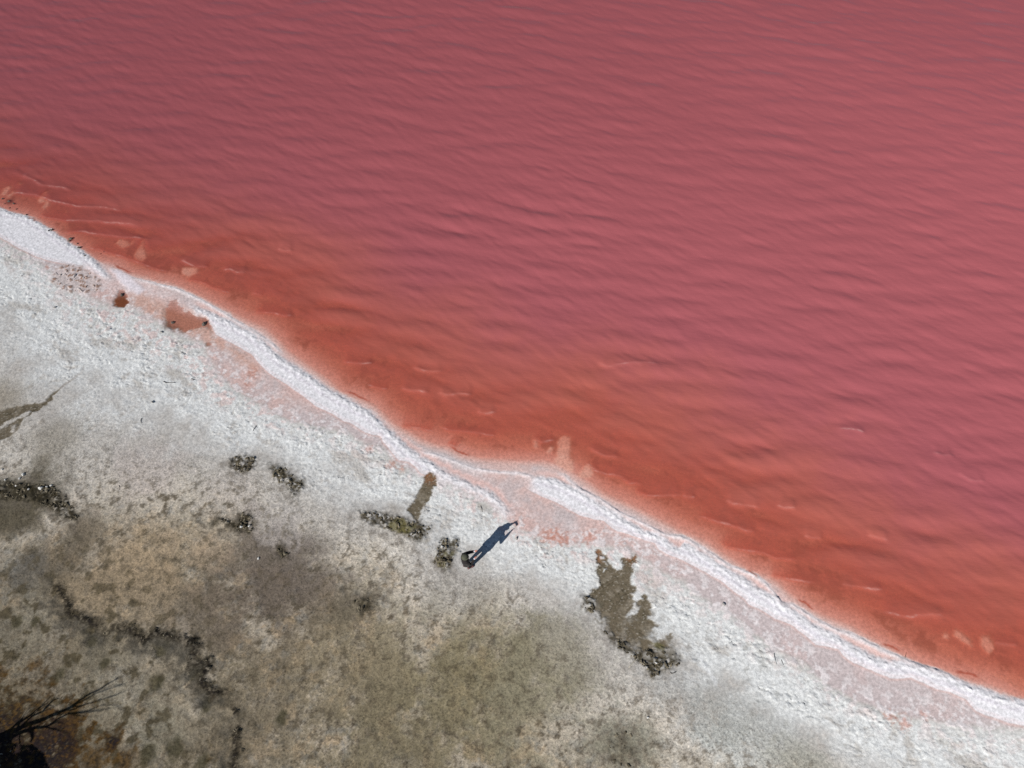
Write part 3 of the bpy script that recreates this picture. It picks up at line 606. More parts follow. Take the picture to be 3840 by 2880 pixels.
def water_material():
    m, nt, out = new_mat('pink_brine')
    lk = nt.links.new
    dep = nd(nt, 'ShaderNodeAttribute', attribute_name='depth')
    foam_glint = nd(nt, 'ShaderNodeAttribute', attribute_name='foam_glint')
    bloom = nd(nt, 'ShaderNodeAttribute', attribute_name='bloom')
    far_dim = nd(nt, 'ShaderNodeAttribute', attribute_name='far_dim')
    geo = nd(nt, 'ShaderNodeNewGeometry')
    dp = math_n(nt, 'MAXIMUM', dep.outputs['Fac'], 0.0)
    ch = []
    for k in (1.2, 11.0, 14.5):
        ch.append(math_n(nt, 'EXPONENT', math_n(nt, 'MULTIPLY', dp, -k)))
    cc = nd(nt, 'ShaderNodeCombineColor')
    for i in range(3):
        lk(ch[i], cc.inputs[i])
    tr = nd(nt, 'ShaderNodeBsdfTransparent'); lk(cc.outputs[0], tr.inputs['Color'])
    # suspended algae: orange-red in the shallows, rose where the water is deep
    mx = nd(nt, 'ShaderNodeMix', data_type='RGBA')
    ramp = nd(nt, 'ShaderNodeMapRange', interpolation_type='SMOOTHSTEP'); lk(bloom.outputs['Fac'], ramp.inputs['Value'])
    lk(ramp.outputs[0], mx.inputs['Factor'])
    mx.inputs[6].default_value = (0.505, 0.140, 0.100, 1)
    mx.inputs[7].default_value = (0.362, 0.098, 0.111, 1)
    # fine ripples
    mp = nd(nt, 'ShaderNodeMapping'); lk(geo.outputs['Position'], mp.inputs['Vector'])
    mp.inputs['Rotation'].default_value = (0, 0, math.radians(32)); mp.inputs['Scale'].default_value = (0.45, 1.0, 1.0)
    nr = nd(nt, 'ShaderNodeTexNoise', Scale=7.5, Detail=5.0, Roughness=0.6)
    lk(mp.outputs[0], nr.inputs['Vector'])
    bp = nd(nt, 'ShaderNodeBump', Strength=1.0, Distance=0.013); lk(nr.outputs['Fac'], bp.inputs['Height'])
    dpr = nd(nt, 'ShaderNodeMapRange', interpolation_type='SMOOTHSTEP'); lk(far_dim.outputs['Fac'], dpr.inputs['Value'])
    mx2 = nd(nt, 'ShaderNodeMix', data_type='RGBA'); lk(dpr.outputs[0], mx2.inputs['Factor']); lk(mx.outputs[2], mx2.inputs[6])
    mx2.inputs[7].default_value = (0.265, 0.071, 0.081, 1)  # dimmed water colour for the painted falloff
    df = nd(nt, 'ShaderNodeBsdfDiffuse', Roughness=0.22)
    lk(mx2.outputs[2], df.inputs['Color']); lk(bp.outputs[0], df.inputs['Normal'])
    w = math_n(nt, 'SUBTRACT', 1.0, math_n(nt, 'EXPONENT', math_n(nt, 'MULTIPLY', dp, -9.0)))
    ms = nd(nt, 'ShaderNodeMixShader'); lk(w, ms.inputs[0]); lk(tr.outputs[0], ms.inputs[1]); lk(df.outputs[0], ms.inputs[2])
    gl = nd(nt, 'ShaderNodeBsdfGlossy', Roughness=0.12); lk(bp.outputs[0], gl.inputs['Normal'])
    # Schlick reflectance, the same from above and from below the surface
    dt = nd(nt, 'ShaderNodeVectorMath', operation='DOT_PRODUCT'); lk(bp.outputs[0], dt.inputs[0]); lk(geo.outputs['Incoming'], dt.inputs[1])
    one_c = math_n(nt, 'SUBTRACT', 1.0, math_n(nt, 'MINIMUM', math_n(nt, 'ABSOLUTE', dt.outputs['Value']), 1.0))
    fr = math_n(nt, 'ADD', math_n(nt, 'MULTIPLY', math_n(nt, 'POWER', one_c, 5.0), 0.975), 0.025)
    m2 = nd(nt, 'ShaderNodeMixShader'); lk(fr, m2.inputs[0]); lk(ms.outputs[0], m2.inputs[1]); lk(gl.outputs[0], m2.inputs[2])
    fo = nd(nt, 'ShaderNodeBsdfDiffuse'); fo.inputs['Color'].default_value = (0.80, 0.60, 0.55, 1)  # pale colour for both foam and painted glints
    nf = nd(nt, 'ShaderNodeTexNoise', Scale=40.0, Detail=2.0); lk(geo.outputs['Position'], nf.inputs['Vector'])
    ff = math_n(nt, 'MULTIPLY', foam_glint.outputs['Fac'], math_n(nt, 'MULTIPLY', nf.outputs['Fac'], 1.3))
    m3 = nd(nt, 'ShaderNodeMixShader'); lk(ff, m3.inputs[0]); lk(m2.outputs[0], m3.inputs[1]); lk(fo.outputs[0], m3.inputs[2])
    lk(m3.outputs[0], out.inputs[0])
    return m

def plain_mat(name, col, rough=0.8, var=0.25, scale=14.0, bump=0.0, spec=0.3, sheen=0.0):
    m, nt, out = new_mat(name)
    lk = nt.links.new
    tc = nd(nt, 'ShaderNodeTexCoord')
    n = nd(nt, 'ShaderNodeTexNoise', Scale=scale, Detail=5.0, Roughness=0.65); lk(tc.outputs['Object'], n.inputs['Vector'])
    mr = nd(nt, 'ShaderNodeMapRange'); lk(n.outputs['Fac'], mr.inputs['Value'])
    mr.inputs['From Min'].default_value = 0.3; mr.inputs['From Max'].default_value = 0.7
    mr.inputs['To Min'].default_value = 1 - var; mr.inputs['To Max'].default_value = 1 + var
    vm = nd(nt, 'ShaderNodeVectorMath', operation='SCALE'); vm.inputs[0].default_value = col
    lk(mr.outputs[0], vm.inputs['Scale'])
    p = nd(nt, 'ShaderNodeBsdfPrincipled', Roughness=rough)
    p.inputs['Specular IOR Level'].default_value = spec
    p.inputs['Sheen Weight'].default_value = sheen
    lk(vm.outputs[0], p.inputs['Base Color'])
    if bump:
        b = nd(nt, 'ShaderNodeBump', Strength=1.0, Distance=bump); lk(n.outputs['Fac'], b.inputs['Height']); lk(b.outputs[0], p.inputs['Normal'])
    lk(p.outputs[0], out.inputs[0])
    return m

# ---------------------------------------------------------------- ground
g_me, (GS, GD, GZ) = build_terrain()
ground = bpy.data.objects.new('ground', g_me); COL.objects.link(ground)
ground['kind'] = 'structure'
ground['label'] = 'salt-crusted lake shore fading into grey-brown mud flat'
g_me.materials.append(ground_material())
def ground_z(x, y):
    s, d = to_sd([(x, y)])
    i = int(np.clip(np.searchsorted(GS, s[0]) - 1, 0, len(GS) - 2)); j = int(np.clip(np.searchsorted(GD, d[0]) - 1, 0, len(GD) - 2))
    a = (s[0] - GS[i]) / (GS[i + 1] - GS[i]); b = (d[0] - GD[j]) / (GD[j + 1] - GD[j])
    return float((GZ[j, i] * (1 - a) + GZ[j, i + 1] * a) * (1 - b) + (GZ[j + 1, i] * (1 - a) + GZ[j + 1, i + 1] * a) * b)

# ---------------------------------------------------------------- water
def wave_field(systems, Ldom=84.0, N=1024, seed=3):
    rng = np.random.default_rng(seed)
    k1 = 2 * math.pi * np.fft.fftfreq(N, Ldom / N)
    KX, KY = np.meshgrid(k1, k1)
    kk = np.hypot(KX, KY); kk[0, 0] = 1e-6
    ang = np.arctan2(KY, KX)
    H = np.zeros((N, N), complex)
    for lam, bw, th, spread, rms in systems:
        k0 = 2 * math.pi / lam
        da = np.angle(np.exp(1j * (ang - th)))
        A = np.exp(-(np.log(kk / k0) / bw) ** 2) * np.exp(-(da / spread) ** 2) / kk
        h = A * (rng.normal(size=(N, N)) + 1j * rng.normal(size=(N, N)))
        r = np.fft.ifft2(h).real.std()
        H += h * rms / r
    h = np.fft.ifft2(H).real
    dx = np.fft.ifft2(-1j * KX / kk * H).real; dy = np.fft.ifft2(-1j * KY / kk * H).real
    return h, dx, dy, Ldom, N
def sample(F, x, y, Ldom, N):
    gx = np.mod(x / Ldom * N, N); gy = np.mod(y / Ldom * N, N)
    i = np.floor(gx).astype(int) % N; j = np.floor(gy).astype(int) % N
    a = gx - np.floor(gx); b = gy - np.floor(gy); i2 = (i + 1) % N; j2 = (j + 1) % N
    return (F[j, i] * (1 - a) + F[j, i2] * a) * (1 - b) + (F[j2, i] * (1 - a) + F[j2, i2] * a) * b

CRESTS = [(c3([(150, 20), (190, 45), (270, 90), (400, 110), (480, 125)]), .03), (c3([(60, 140), (120, 145), (250, 160), (330, 190), (430, 215), (520, 230), (640, 235), (740, 245), (800, 260)]), .032), (c3([(240, 285), (290, 300), (420, 320), (560, 325), (640, 325), (720, 335), (850, 345), (930, 360)]), .035),
          (c3([(390, 395), (540, 395), (640, 410), (740, 425), (850, 430), (1000, 445)]), .028), (c3([(570, 490), (680, 520), (800, 560), (1000, 630), (1110, 660)]), .02), (c3([(1180, 575), (1220, 600), (1280, 622), (1360, 615)]), .03), (c3([(1440, 640), (1500, 635), (1540, 660), (1600, 660)]), .028),
          (c3([(1800, 500), (1850, 520), (1900, 512)]), .03), (c3([(1640, 910), (1750, 920), (1850, 940), (1900, 935)]), .025), (c3([(1200, 700), (1300, 720), (1400, 765), (1500, 790)]), .018), (c3([(1640, 795), (1700, 805)]), .02),
          (cw([(380, 850), (440, 870), (500, 870), (570, 882)]), .03), (cw([(620, 885), (680, 900), (780, 888), (850, 890)]), .032), (cw([(460, 715), (520, 740), (580, 745), (660, 735)]), .03), (cw([(1660, 690), (1730, 712), (1800, 700), (1900, 690), (2060, 695)]), .03), (cw([(880, 1000), (930, 1015), (1000, 1010)]), .025),
          (cw([(380, 1100), (480, 1110), (600, 1130)]), .015), (cw([(640, 1100), (720, 1130), (820, 1135), (930, 1150), (1000, 1160)]), .022), (cw([(1240, 1170), (1300, 1200), (1380, 1190)]), .02), (cw([(1580, 1330), (1640, 1380), (1720, 1410), (1800, 1420), (1870, 1465), (1960, 1480)]), .025), (cw([(690, 1210), (750, 1245)]), .02), (cw([(0, 685), (110, 692), (200, 690)]), .025), (cw([(170, 830), (250, 855), (300, 860)]), .02),
          (cw([(1890, 1520), (1980, 1550), (2100, 1545), (2212, 1550)]), .03), (cw([(1600, 1240), (1700, 1290), (1800, 1300)]), .028), (cw2([(280, 1580), (330, 1600), (420, 1610), (500, 1625)]), .03), (cw2([(0, 1555), (80, 1560)]), .025), (cw2([(610, 1605), (660, 1625), (740, 1630)]), .03), (cw2([(1780, 1400), (1850, 1440), (1900, 1455), (1960, 1450)]), .03), (cw2([(1620, 1270), (1680, 1290), (1760, 1285)]), .03), (cw2([(1000, 1110), (1100, 1120), (1180, 1140)]), .022),
          (c6([(90, 20), (200, 50), (330, 85), (410, 120), (480, 125)]), .03), (c6([(230, 180), (290, 220), (400, 240), (520, 260), (600, 290), (680, 305), (760, 305)]), .03), (c6([(560, 410), (640, 420), (760, 440), (880, 460)]), .022), (c6([(1030, 460), (1100, 480), (1200, 485), (1300, 500)]), .028), (c6([(780, 140), (860, 160), (910, 165)]), .03), (c6([(1200, 140), (1330, 170)]), .028), (c6([(1280, 640), (1370, 655), (1480, 675), (1600, 655), (1700, 670)]), .025), (c6([(2010, 840), (2080, 850), (2180, 865)]), .02)]

def build_water():
    far = np.cumsum(0.12 * 1.3 ** np.arange(36)); far = far[far < 3000]
    sa = np.arange(-17.5, 58.5, 0.094)
    S = np.concatenate([(-17.5 - far)[::-1], sa, sa[-1] + far])
    d1 = np.arange(-5.5, 17.0, 0.064)
    d2 = d1[-1] + np.cumsum(np.linspace(0.062, 0.105, 360))
    D = np.concatenate([d1, d2, d2[-1] + far])
    SS, DD = np.meshgrid(S, D); s = SS.ravel(); d = DD.ravel()
    x = SH0[0] + s * TV[0] + d * NV[0]; y = SH0[1] + s * TV[1] + d * NV[1]
    near = (1 - sstep(0.8, 1.15, np.abs(s - 20) / 46)) * (1 - sstep(40, 60, d))
    i = np.clip(np.searchsorted(GS, s) - 1, 0, len(GS) - 2); j = np.clip(np.searchsorted(GD, d) - 1, 0, len(GD) - 2)
    bedz = GZ[j, i]
    u = d - L(lake_edge, s)
    A = math.radians
    h, hx, hy, Ld, N = wave_field([(1.40, .36, A(-96), .46, .0290), (2.3, .34, A(-84), .50, .017), (0.66, .40, A(-110), .60, .0088), (0.34, .38, A(-122), .50, .0034)])
    amp = near * sstep(0.1, 2.5, u) * (0.58 + 0.14 * fbm(x * 0.12, y * 0.12, 81, 2))
    lim = np.clip((-bedz - 0.012) / 0.095, 0, 1)
    amp = amp * lim
    z = amp * sample(h, x, y, Ld, N)
    ox = amp * 0.60 * sample(hx, x, y, Ld, N); oy = amp * 0.60 * sample(hy, x, y, Ld, N)
    foam_glint = np.zeros_like(x)
    nn = fbm(x * 1.4, y * 1.4, 83, 3); nf = perlin(x * 6, y * 6, 84)
    xw = x + 0.05 * fbm(x * 1.6, y * 1.6, 85, 2); yw = y + 0.05 * fbm(x * 1.6, y * 1.6, 86, 2)
    for P, a in CRESTS:
        q, al = path_dist(xw, yw, P, 1.2)           # q > 0: lake side (paths run left to right)
        e = sstep(0, 0.15, al) * (1 - sstep(0.85, 1, al)) * (np.abs(q) < 1.1)
        pr = np.where(q > 0, np.exp(-q / 0.30), np.exp(-(q / 0.10) ** 2))
        z += np.minimum(a * 1.6, np.clip(-bedz, 0, 1) * 0.8) * pr * e
        foam_glint = np.maximum(foam_glint, e * np.exp(-((q + 0.03) / 0.028) ** 2) * (0.05 + 0.30 * sstep(-0.2, 0.7, nn + 0.35 * nf)))  # thin foam and sun glints painted along the crest fronts
    z = np.where(bedz < 0, np.maximum(z, bedz * 0.42), z)
    depth = z - bedz
    bloom = np.clip((u - 1.6 + 1.6 * fbm(x * 0.16, y * 0.16, 87, 3) + 0.4 * nn) / 8.0, 0, 1)
    far_dim = np.clip((y - 11.0 - 0.14 * x + 3.0 * fbm(x * 0.07, y * 0.07, 88, 3)) / 36.0, 0, 1.0)  # darker water far off and leftward: lens vignette and backscatter falloff painted in
    nS, nD = len(S), len(D)
    idx = np.arange(nS * nD).reshape(nD, nS)
    quads = np.stack([idx[:-1, :-1], idx[:-1, 1:], idx[1:, 1:], idx[1:, :-1]], -1).reshape(-1, 4)
    keep = (u[quads] > -4.2).any(1) & ((z[quads] - bedz[quads]) > -0.06).any(1)
    quads = quads[keep]
    used = np.zeros(len(x), bool); used[quads.ravel()] = True
    remap = np.cumsum(used) - 1
    quads = remap[quads]
    me = bpy.data.meshes.new('lake_water')
    V = np.stack([x + ox, y + oy, z], -1)[used].astype(np.float32)
    me.vertices.add(len(V)); me.vertices.foreach_set('co', V.ravel())
    me.loops.add(quads.size); me.loops.foreach_set('vertex_index', quads.astype(np.int32).ravel())
    me.polygons.add(len(quads)); me.polygons.foreach_set('loop_start', (np.arange(len(quads)) * 4).astype(np.int32))
    me.polygons.foreach_set('use_smooth', np.ones(len(quads), bool))
    me.update()
    for nm, v in (('depth', depth), ('foam_glint', foam_glint), ('bloom', bloom), ('far_dim', far_dim)):
        at = me.attributes.new(nm, 'FLOAT', 'POINT'); at.data.foreach_set('value', v[used].astype(np.float32))
    return me
w_me = build_water()
water = bpy.data.objects.new('water', w_me); COL.objects.link(water)
water['kind'] = 'structure'
water['label'] = 'rippled pink salt-lake water turning orange towards the shore'
w_me.materials.append(water_material())

# ---------------------------------------------------------------- object helpers
def tag(o, label, cat, group=None):
    o['label'] = label; o['category'] = cat
    if group:
        o['group'] = group
    return o
def mesh_obj(name, verts, faces, mat, parent=None, smooth=True):
    me = bpy.data.meshes.new(name)
    me.from_pydata([tuple(v) for v in verts], [], faces)
    me.validate(); me.update()
    if smooth:
        me.polygons.foreach_set('use_smooth', [True] * len(me.polygons))
    me.materials.append(mat)
    o = bpy.data.objects.new(name, me); COL.objects.link(o)
    o.parent = parent
    return o
class MB:
    def __init__(self):
        self.v = []; self.f = []
    def tube(self, pts, rad, n=8, squash=None):
        pts = [Vector(p) for p in pts]
        base = len(self.v)
        up = Vector((0.3, 0.2, 1)).normalized()
        prev = None
        for i, p in enumerate(pts):
            d = (pts[min(i + 1, len(pts) - 1)] - pts[max(i - 1, 0)]).normalized()
            a = d.cross(up if prev is None else prev)
            if a.length < 1e-4:
                a = d.cross(Vector((1, 0.1, 0)))
            a.normalize(); b = a.cross(d).normalized(); prev = b
            r = rad[i] if isinstance(rad, (list, tuple)) else rad
            for k in range(n):
                t = 2 * math.pi * k / n
                self.v.append(p + a * (math.cos(t) * r) + b * (math.sin(t) * r * (squash or 1)))
        for i in range(len(pts) - 1):
            for k in range(n):
                k2 = (k + 1) % n
                self.f.append((base + i * n + k, base + i * n + k2, base + (i + 1) * n + k2, base + (i + 1) * n + k))
        self.f.append(tuple(base + k for k in range(n))[::-1])
        self.f.append(tuple(base + (len(pts) - 1) * n + k for k in range(n)))
    def loft(self, rings, n=20):
        """rings: (cx, cy, z, rx, ry)"""
        base = len(self.v)
        for cx, cy, z, rx, ry in rings:
            for k in range(n):
                t = 2 * math.pi * k / n
                c, s_ = math.cos(t), math.sin(t)
                self.v.append(Vector((cx + rx * math.copysign(abs(c) ** 0.85, c), cy + ry * math.copysign(abs(s_) ** 0.85, s_), z)))
        for i in range(len(rings) - 1):
            for k in range(n):
                k2 = (k + 1) % n
                self.f.append((base + i * n + k, base + i * n + k2, base + (i + 1) * n + k2, base + (i + 1) * n + k))
        self.f.append(tuple(base + k for k in range(n))[::-1])
        self.f.append(tuple(base + (len(rings) - 1) * n + k for k in range(n)))
    def ball(self, c, r, n=10, m=7):
        c = Vector(c); base = len(self.v)
        for j in range(1, m):
            ph = math.pi * j / m
            for k in range(n):
                t = 2 * math.pi * k / n
                self.v.append(c + Vector((r[0] * math.sin(ph) * math.cos(t), r[1] * math.sin(ph) * math.sin(t), r[2] * math.cos(ph))))
        top = len(self.v); self.v.append(c + Vector((0, 0, r[2]))); self.v.append(c - Vector((0, 0, r[2])))
        for j in range(m - 2):
            for k in range(n):
                k2 = (k + 1) % n
                self.f.append((base + j * n + k, base + (j + 1) * n + k, base + (j + 1) * n + k2, base + j * n + k2))
        for k in range(n):
            k2 = (k + 1) % n
            self.f.append((top, base + k, base + k2)); self.f.append((top + 1, base + (m - 2) * n + k2, base + (m - 2) * n + k))
    def build(self, name, mat, parent=None, smooth=True):
        return mesh_obj(name, self.v, self.f, mat, parent, smooth)
    def fused(self, name, mat, parent=None, voxel=0.012, smooth=3):
        """one continuous skin over the overlapping shapes"""
        tmp = mesh_obj('tmp', self.v, self.f, mat)
        r = tmp.modifiers.new('r', 'REMESH'); r.mode = 'VOXEL'; r.voxel_size = voxel; r.use_smooth_shade = True
        sm = tmp.modifiers.new('s', 'SMOOTH'); sm.factor = 0.5; sm.iterations = smooth
        dg = bpy.context.evaluated_depsgraph_get(); dg.update()
        me = bpy.data.meshes.new_from_object(tmp.evaluated_get(dg))
        me.name = name
        if not me.materials:
            me.materials.append(mat)
        bpy.data.objects.remove(tmp)
        o = bpy.data.objects.new(name, me); COL.objects.link(o); o.parent = parent
        return o

# ---------------------------------------------------------------- the person
skin = plain_mat('skin', (0.50, 0.22, 0.16), 0.5, 0.08)
jacket_m = plain_mat('black_brown_jacket', (0.012, 0.008, 0.008), 0.75, 0.35, 20, 0.01, 0.25, 0.1)
trouser_m = plain_mat('charcoal_trousers', (0.020, 0.016, 0.019), 0.85, 0.3, 20, 0.008, 0.2)
hat_m = plain_mat('olive_felt', (0.085, 0.088, 0.064), 0.9, 0.15, 60, 0.002, 0.1)
cuff_m = plain_mat('white_knit', (0.72, 0.72, 0.78), 0.9, 0.1)
boot_m = plain_mat('dusty_rose_leather', (0.26, 0.11, 0.105), 0.6, 0.25)
sole_m = plain_mat('dark_sole', (0.022, 0.012, 0.014), 0.8, 0.2)
hair_m = plain_mat('dark_hair', (0.02, 0.014, 0.010), 0.5, 0.2)
phone_m = plain_mat('phone_case', (0.02, 0.02, 0.022), 0.35, 0.05, 14, 0, 0.5)
glass_m = plain_mat('phone_screen', (0.03, 0.035, 0.045), 0.08, 0.05, 14, 0, 0.5)

P0 = g2w(1754, 2125)
PZ = ground_z(*P0) - 0.004
person_rot = math.radians(27.6 - 90)
b = MB()
HX, HY, HZ = -0.03, 0.0, 1.615
b.ball((HX, HY, HZ), (0.078, 0.098, 0.112), 16, 12)                      # skull
b.ball((HX, HY + 0.045, HZ - 0.055), (0.055, 0.055, 0.062), 12, 8)       # jaw
b.tube([(HX, HY + 0.085, HZ + 0.02), (HX, HY + 0.118, HZ - 0.022)], [0.010, 0.016], 8)   # nose
for sx in (-1, 1):
    b.ball((HX + sx * 0.080, HY - 0.005, HZ - 0.01), (0.012, 0.022, 0.034), 8, 6)        # ears
    b.ball((HX + sx * 0.032, HY + 0.088, HZ + 0.012), (0.014, 0.010, 0.010), 8, 6)       # eyelids
b.ball((HX, HY + 0.094, HZ - 0.060), (0.026, 0.010, 0.009), 8, 6)                        # lips
b.tube([(-0.02, -0.02, 1.36), (HX, HY - 0.01, 1.56)], [0.062, 0.055], 12)                # neck
b.loft([(-.01, -.02, .86, .14, .095), (-.012, -.02, 1.0, .145, .10), (-.02, -.025, 1.15, .13, .10), (-.02, -.025, 1.3, .165, .105), (-.022, -.022, 1.40, .15, .085), (-.025, -.02, 1.45, .07, .06)])
LSH, LEL, LWR = Vector((-0.195, -0.01, 1.40)), Vector((-0.165, 0.265, 1.365)), Vector((-0.075, 0.455, 1.505))
RSH, REL, RWR = Vector((0.155, -0.02, 1.40)), Vector((0.265, 0.10, 1.185)), Vector((0.155, 0.330, 1.405))
PH = Vector((0.035, 0.515, 1.575))                                       # phone centre
for a_, e_, w_ in ((LSH, LEL, LWR), (RSH, REL, RWR)):
    b.tube([a_, e_, w_], [0.045, 0.036, 0.026], 10)
def hand(wrist, grip, side):
    ax = (grip - wrist); ln = ax.length; ax.normalize()
    across = Vector((0.15 * side, -0.25, 1)).cross(ax).normalized()
    upv = across.cross(ax).normalized()
    palm_end = wrist + ax * 0.085
    b.tube([wrist - ax * 0.01, wrist + ax * 0.045, palm_end], [0.024, 0.036, 0.034], 10, 0.55)
    for k, (o_, l_) in enumerate(((-0.030, 0.062), (-0.010, 0.074), (0.011, 0.070), (0.031, 0.054))):
        r0 = palm_end + upv * o_
        r1 = r0 + ax * (l_ * 0.55) + across * (0.004 * side)
        r2 = r1 + ax * (l_ * 0.30) - across * (0.020 * side)
        r3 = r2 - across * (0.016 * side) + ax * 0.006
        b.tube([r0 - ax * 0.02, r0, r1, r2, r3], [0.010, 0.0095, 0.009, 0.008, 0.0065], 7)
    t0 = wrist + ax * 0.035 - upv * 0.028
    t1 = t0 + ax * 0.030 - upv * 0.022 - across * (0.010 * side)
    b.tube([t0, t1, t1 + ax * 0.036 - across * (0.008 * side)], [0.014, 0.011, 0.008], 7)
hand(LWR, PH + Vector((-0.075, -0.01, 0.0)), -1)
hand(RWR, PH + Vector((0.075, -0.01, 0.0)), 1)
LEGS = (((-0.095, -0.02, 0.90), (-0.098, -0.035, 0.49), (-0.085, -0.075, 0.10)), ((0.075, -0.01, 0.90), (0.088, 0.045, 0.49), (0.085, 0.045, 0.10)))
for lg in LEGS:
    b.tube(lg, [0.075, 0.052, 0.036], 12)
    b.tube([(lg[2][0], lg[2][1] - 0.04, 0.055), (lg[2][0], lg[2][1] + 0.05, 0.05), (lg[2][0] * 1.1, lg[2][1] + 0.15, 0.04)], [0.036, 0.038, 0.026], 10)
person = b.fused('person', skin, None, 0.0085, 2)
person.location = (P0[0], P0[1], PZ); person.rotation_euler = (0, 0, person_rot)
tag(person, 'person in a black jacket and olive hat raising a phone, casting a long shadow', 'person')
j = MB()
j.loft([(-.008, -.015, .78, .215, .165), (-.01, -.02, .92, .218, .165), (-.012, -.02, 1.04, .200, .155), (-.02, -.025, 1.18, .200, .152), (-.02, -.025, 1.30, .228, .152), (-.022, -.022, 1.39, .220, .128), (-.025, -.02, 1.45, .14, .11), (-.028, -.02, 1.52, .10, .10)])
for a_, e_, w_ in ((LSH, LEL, LWR), (RSH, REL, RWR)):
    m_ = (a_ + e_) / 2 + Vector((0, 0, -0.008)); n_ = (e_ + w_) / 2 + Vector((0, 0, -0.01))
    j.tube([a_ + (a_ - e_) * 0.15 + Vector((0.10 if a_.x < 0 else -0.10, 0, 0.0)), a_, m_, e_, n_, w_ - (w_ - n_) * 0.18], [0.085, 0.084, 0.074, 0.068, 0.060, 0.050], 14)
j.tube([(-.10, -.10, 1.44), (-.03, -.125, 1.46), (.05, -.10, 1.44)], [0.035, 0.05, 0.035], 10)         # folded hood
jacket = j.fused('jacket', jacket_m, person, 0.011, 4)
tr_ = MB()
tr_.loft([(-.008, -.015, .78, .150, .112), (-.008, -.015, .86, .160, .118), (-.01, -.015, .95, .15, .11)])
for lg in LEGS:
    k_ = Vector(lg[1]); h_ = Vector(lg[0]); a_ = Vector(lg[2])
    tr_.tube([h_, (h_ + k_) / 2, k_, (k_ + a_) / 2, a_ + Vector((0, 0, 0.02))], [0.105, 0.096, 0.078, 0.068, 0.060], 14)
tr_.fused('trousers', trouser_m, person, 0.011, 3)
for lg in LEGS:
    ax_, ay_, _ = lg[2]; s_ = 1 if ax_ > 0 else -1
    bt = MB()
    bt.tube([(ax_, ay_ + 0.005, 0.17), (ax_, ay_, 0.10), (ax_, ay_ - 0.005, 0.05)], [0.056, 0.054, 0.052], 12)
    bt.tube([(ax_, ay_ - 0.075, 0.050), (ax_, ay_ - 0.04, 0.052), (ax_ + 0.004 * s_, ay_ + 0.06, 0.058), (ax_ + 0.012 * s_, ay_ + 0.14, 0.045), (ax_ + 0.016 * s_, ay_ + 0.19, 0.036)], [0.030, 0.045, 0.048, 0.046, 0.026], 12)
    boot = bt.fused('boot', boot_m, person, 0.009, 3)
    so = MB()
    out_ = [(-.045, -.05), (-.03, -.085), (.03, -.085), (.045, -.05), (.043, .03), (.056, .12), (.05, .185), (.02, .22), (-.02, .21), (-.045, .16), (-.048, .10), (-.04, .03)]
    n_ = len(out_)
    so.v = [Vector((ax_ + x_ * s_ * 1.12, ay_ + y_ * 1.05, z_)) for z_ in (0.0, 0.026) for x_, y_ in out_]
    so.f = [tuple(range(n_))[::-1], tuple(range(n_, 2 * n_))] + [(i_, (i_ + 1) % n_, n_ + (i_ + 1) % n_, n_ + i_) for i_ in range(n_)]
    so.build('sole', sole_m, boot, False)
for w_, e_ in ((LWR, LEL), (RWR, REL)):
    cb = MB(); dv = (w_ - e_).normalized()
    cb.tube([w_ - dv * 0.060, w_ - dv * 0.030, w_ + dv * 0.004], [0.040, 0.039, 0.036], 12)
    cb.build('cuff', cuff_m, person)
hb = MB()
hb.ball((HX, HY - 0.022, HZ - 0.005), (0.084, 0.088, 0.105), 14, 10)
hb.tube([(HX, HY - 0.07, HZ - 0.02), (HX, HY - 0.085, HZ - 0.12)], [0.06, 0.045], 10)
hb.fused('hair', hair_m, person, 0.011, 2)
hm = MB()
prof = [(0.000, 0.142), (0.045, 0.140), (0.078, 0.130), (0.096, 0.112), (0.103, 0.085), (0.108, 0.050), (0.112, 0.036), (0.128, 0.026), (0.146, 0.014), (0.147, 0.009), (0.128, 0.018), (0.108, 0.028), (0.100, 0.05)]
nh = 28
for r_, z_ in prof:
    for k in range(nh):
        t_ = 2 * math.pi * k / nh
        wob = 1 + (0.03 * math.sin(2 * t_ + 0.6) if r_ > 0.12 else 0)
        hm.v.append(Vector((HX + r_ * wob * math.cos(t_) * 0.97, HY + r_ * wob * math.sin(t_) * 1.08, HZ + z_ - 0.02 - 0.10 * r_ * math.sin(t_) + (0.008 * math.sin(3 * t_) if r_ > 0.12 else 0))))
for i_ in range(len(prof) - 1):
    for k in range(nh):
        k2 = (k + 1) % nh
        hm.f.append((i_ * nh + k, (i_ + 1) * nh + k, (i_ + 1) * nh + k2, i_ * nh + k2))
hm.build('hat', hat_m, person)

ph = MB()
hw, hh, ht = 0.076, 0.037, 0.0045
def slab(cx, cy, cz, w_, t_, h_, bev):
    pts = [(-w_ + bev, -h_), (w_ - bev, -h_), (w_, -h_ + bev), (w_, h_ - bev), (w_ - bev, h_), (-w_ + bev, h_), (-w_, h_ - bev), (-w_, -h_ + bev)]
    v = [Vector((cx + a_, cy + t_ * sg, cz + c_)) for sg in (-1, 1) for a_, c_ in pts]
    f = [tuple(range(8)), tuple(range(8, 16))[::-1]] + [((i_ + 1) % 8, i_, 8 + i_, 8 + (i_ + 1) % 8) for i_ in range(8)]
    return v, f
ph.v, ph.f = slab(0, 0, 0, hw, ht, hh, 0.009)
phone = ph.build('phone', phone_m, None, False)
mw = Matrix.Translation((P0[0], P0[1], PZ)) @ Matrix.Rotation(person_rot, 4, 'Z')
phone.location = mw @ PH; phone.rotation_euler = (math.radians(-12), 0, person_rot)
tag(phone, 'dark phone held sideways in both hands of the person', 'phone')
sc_ = MB(); sc_.v, sc_.f = slab(0, -ht - 0.0004, 0, hw - 0.006, 0.0006, hh - 0.003, 0.006); sc_.build('screen', glass_m, phone, False)
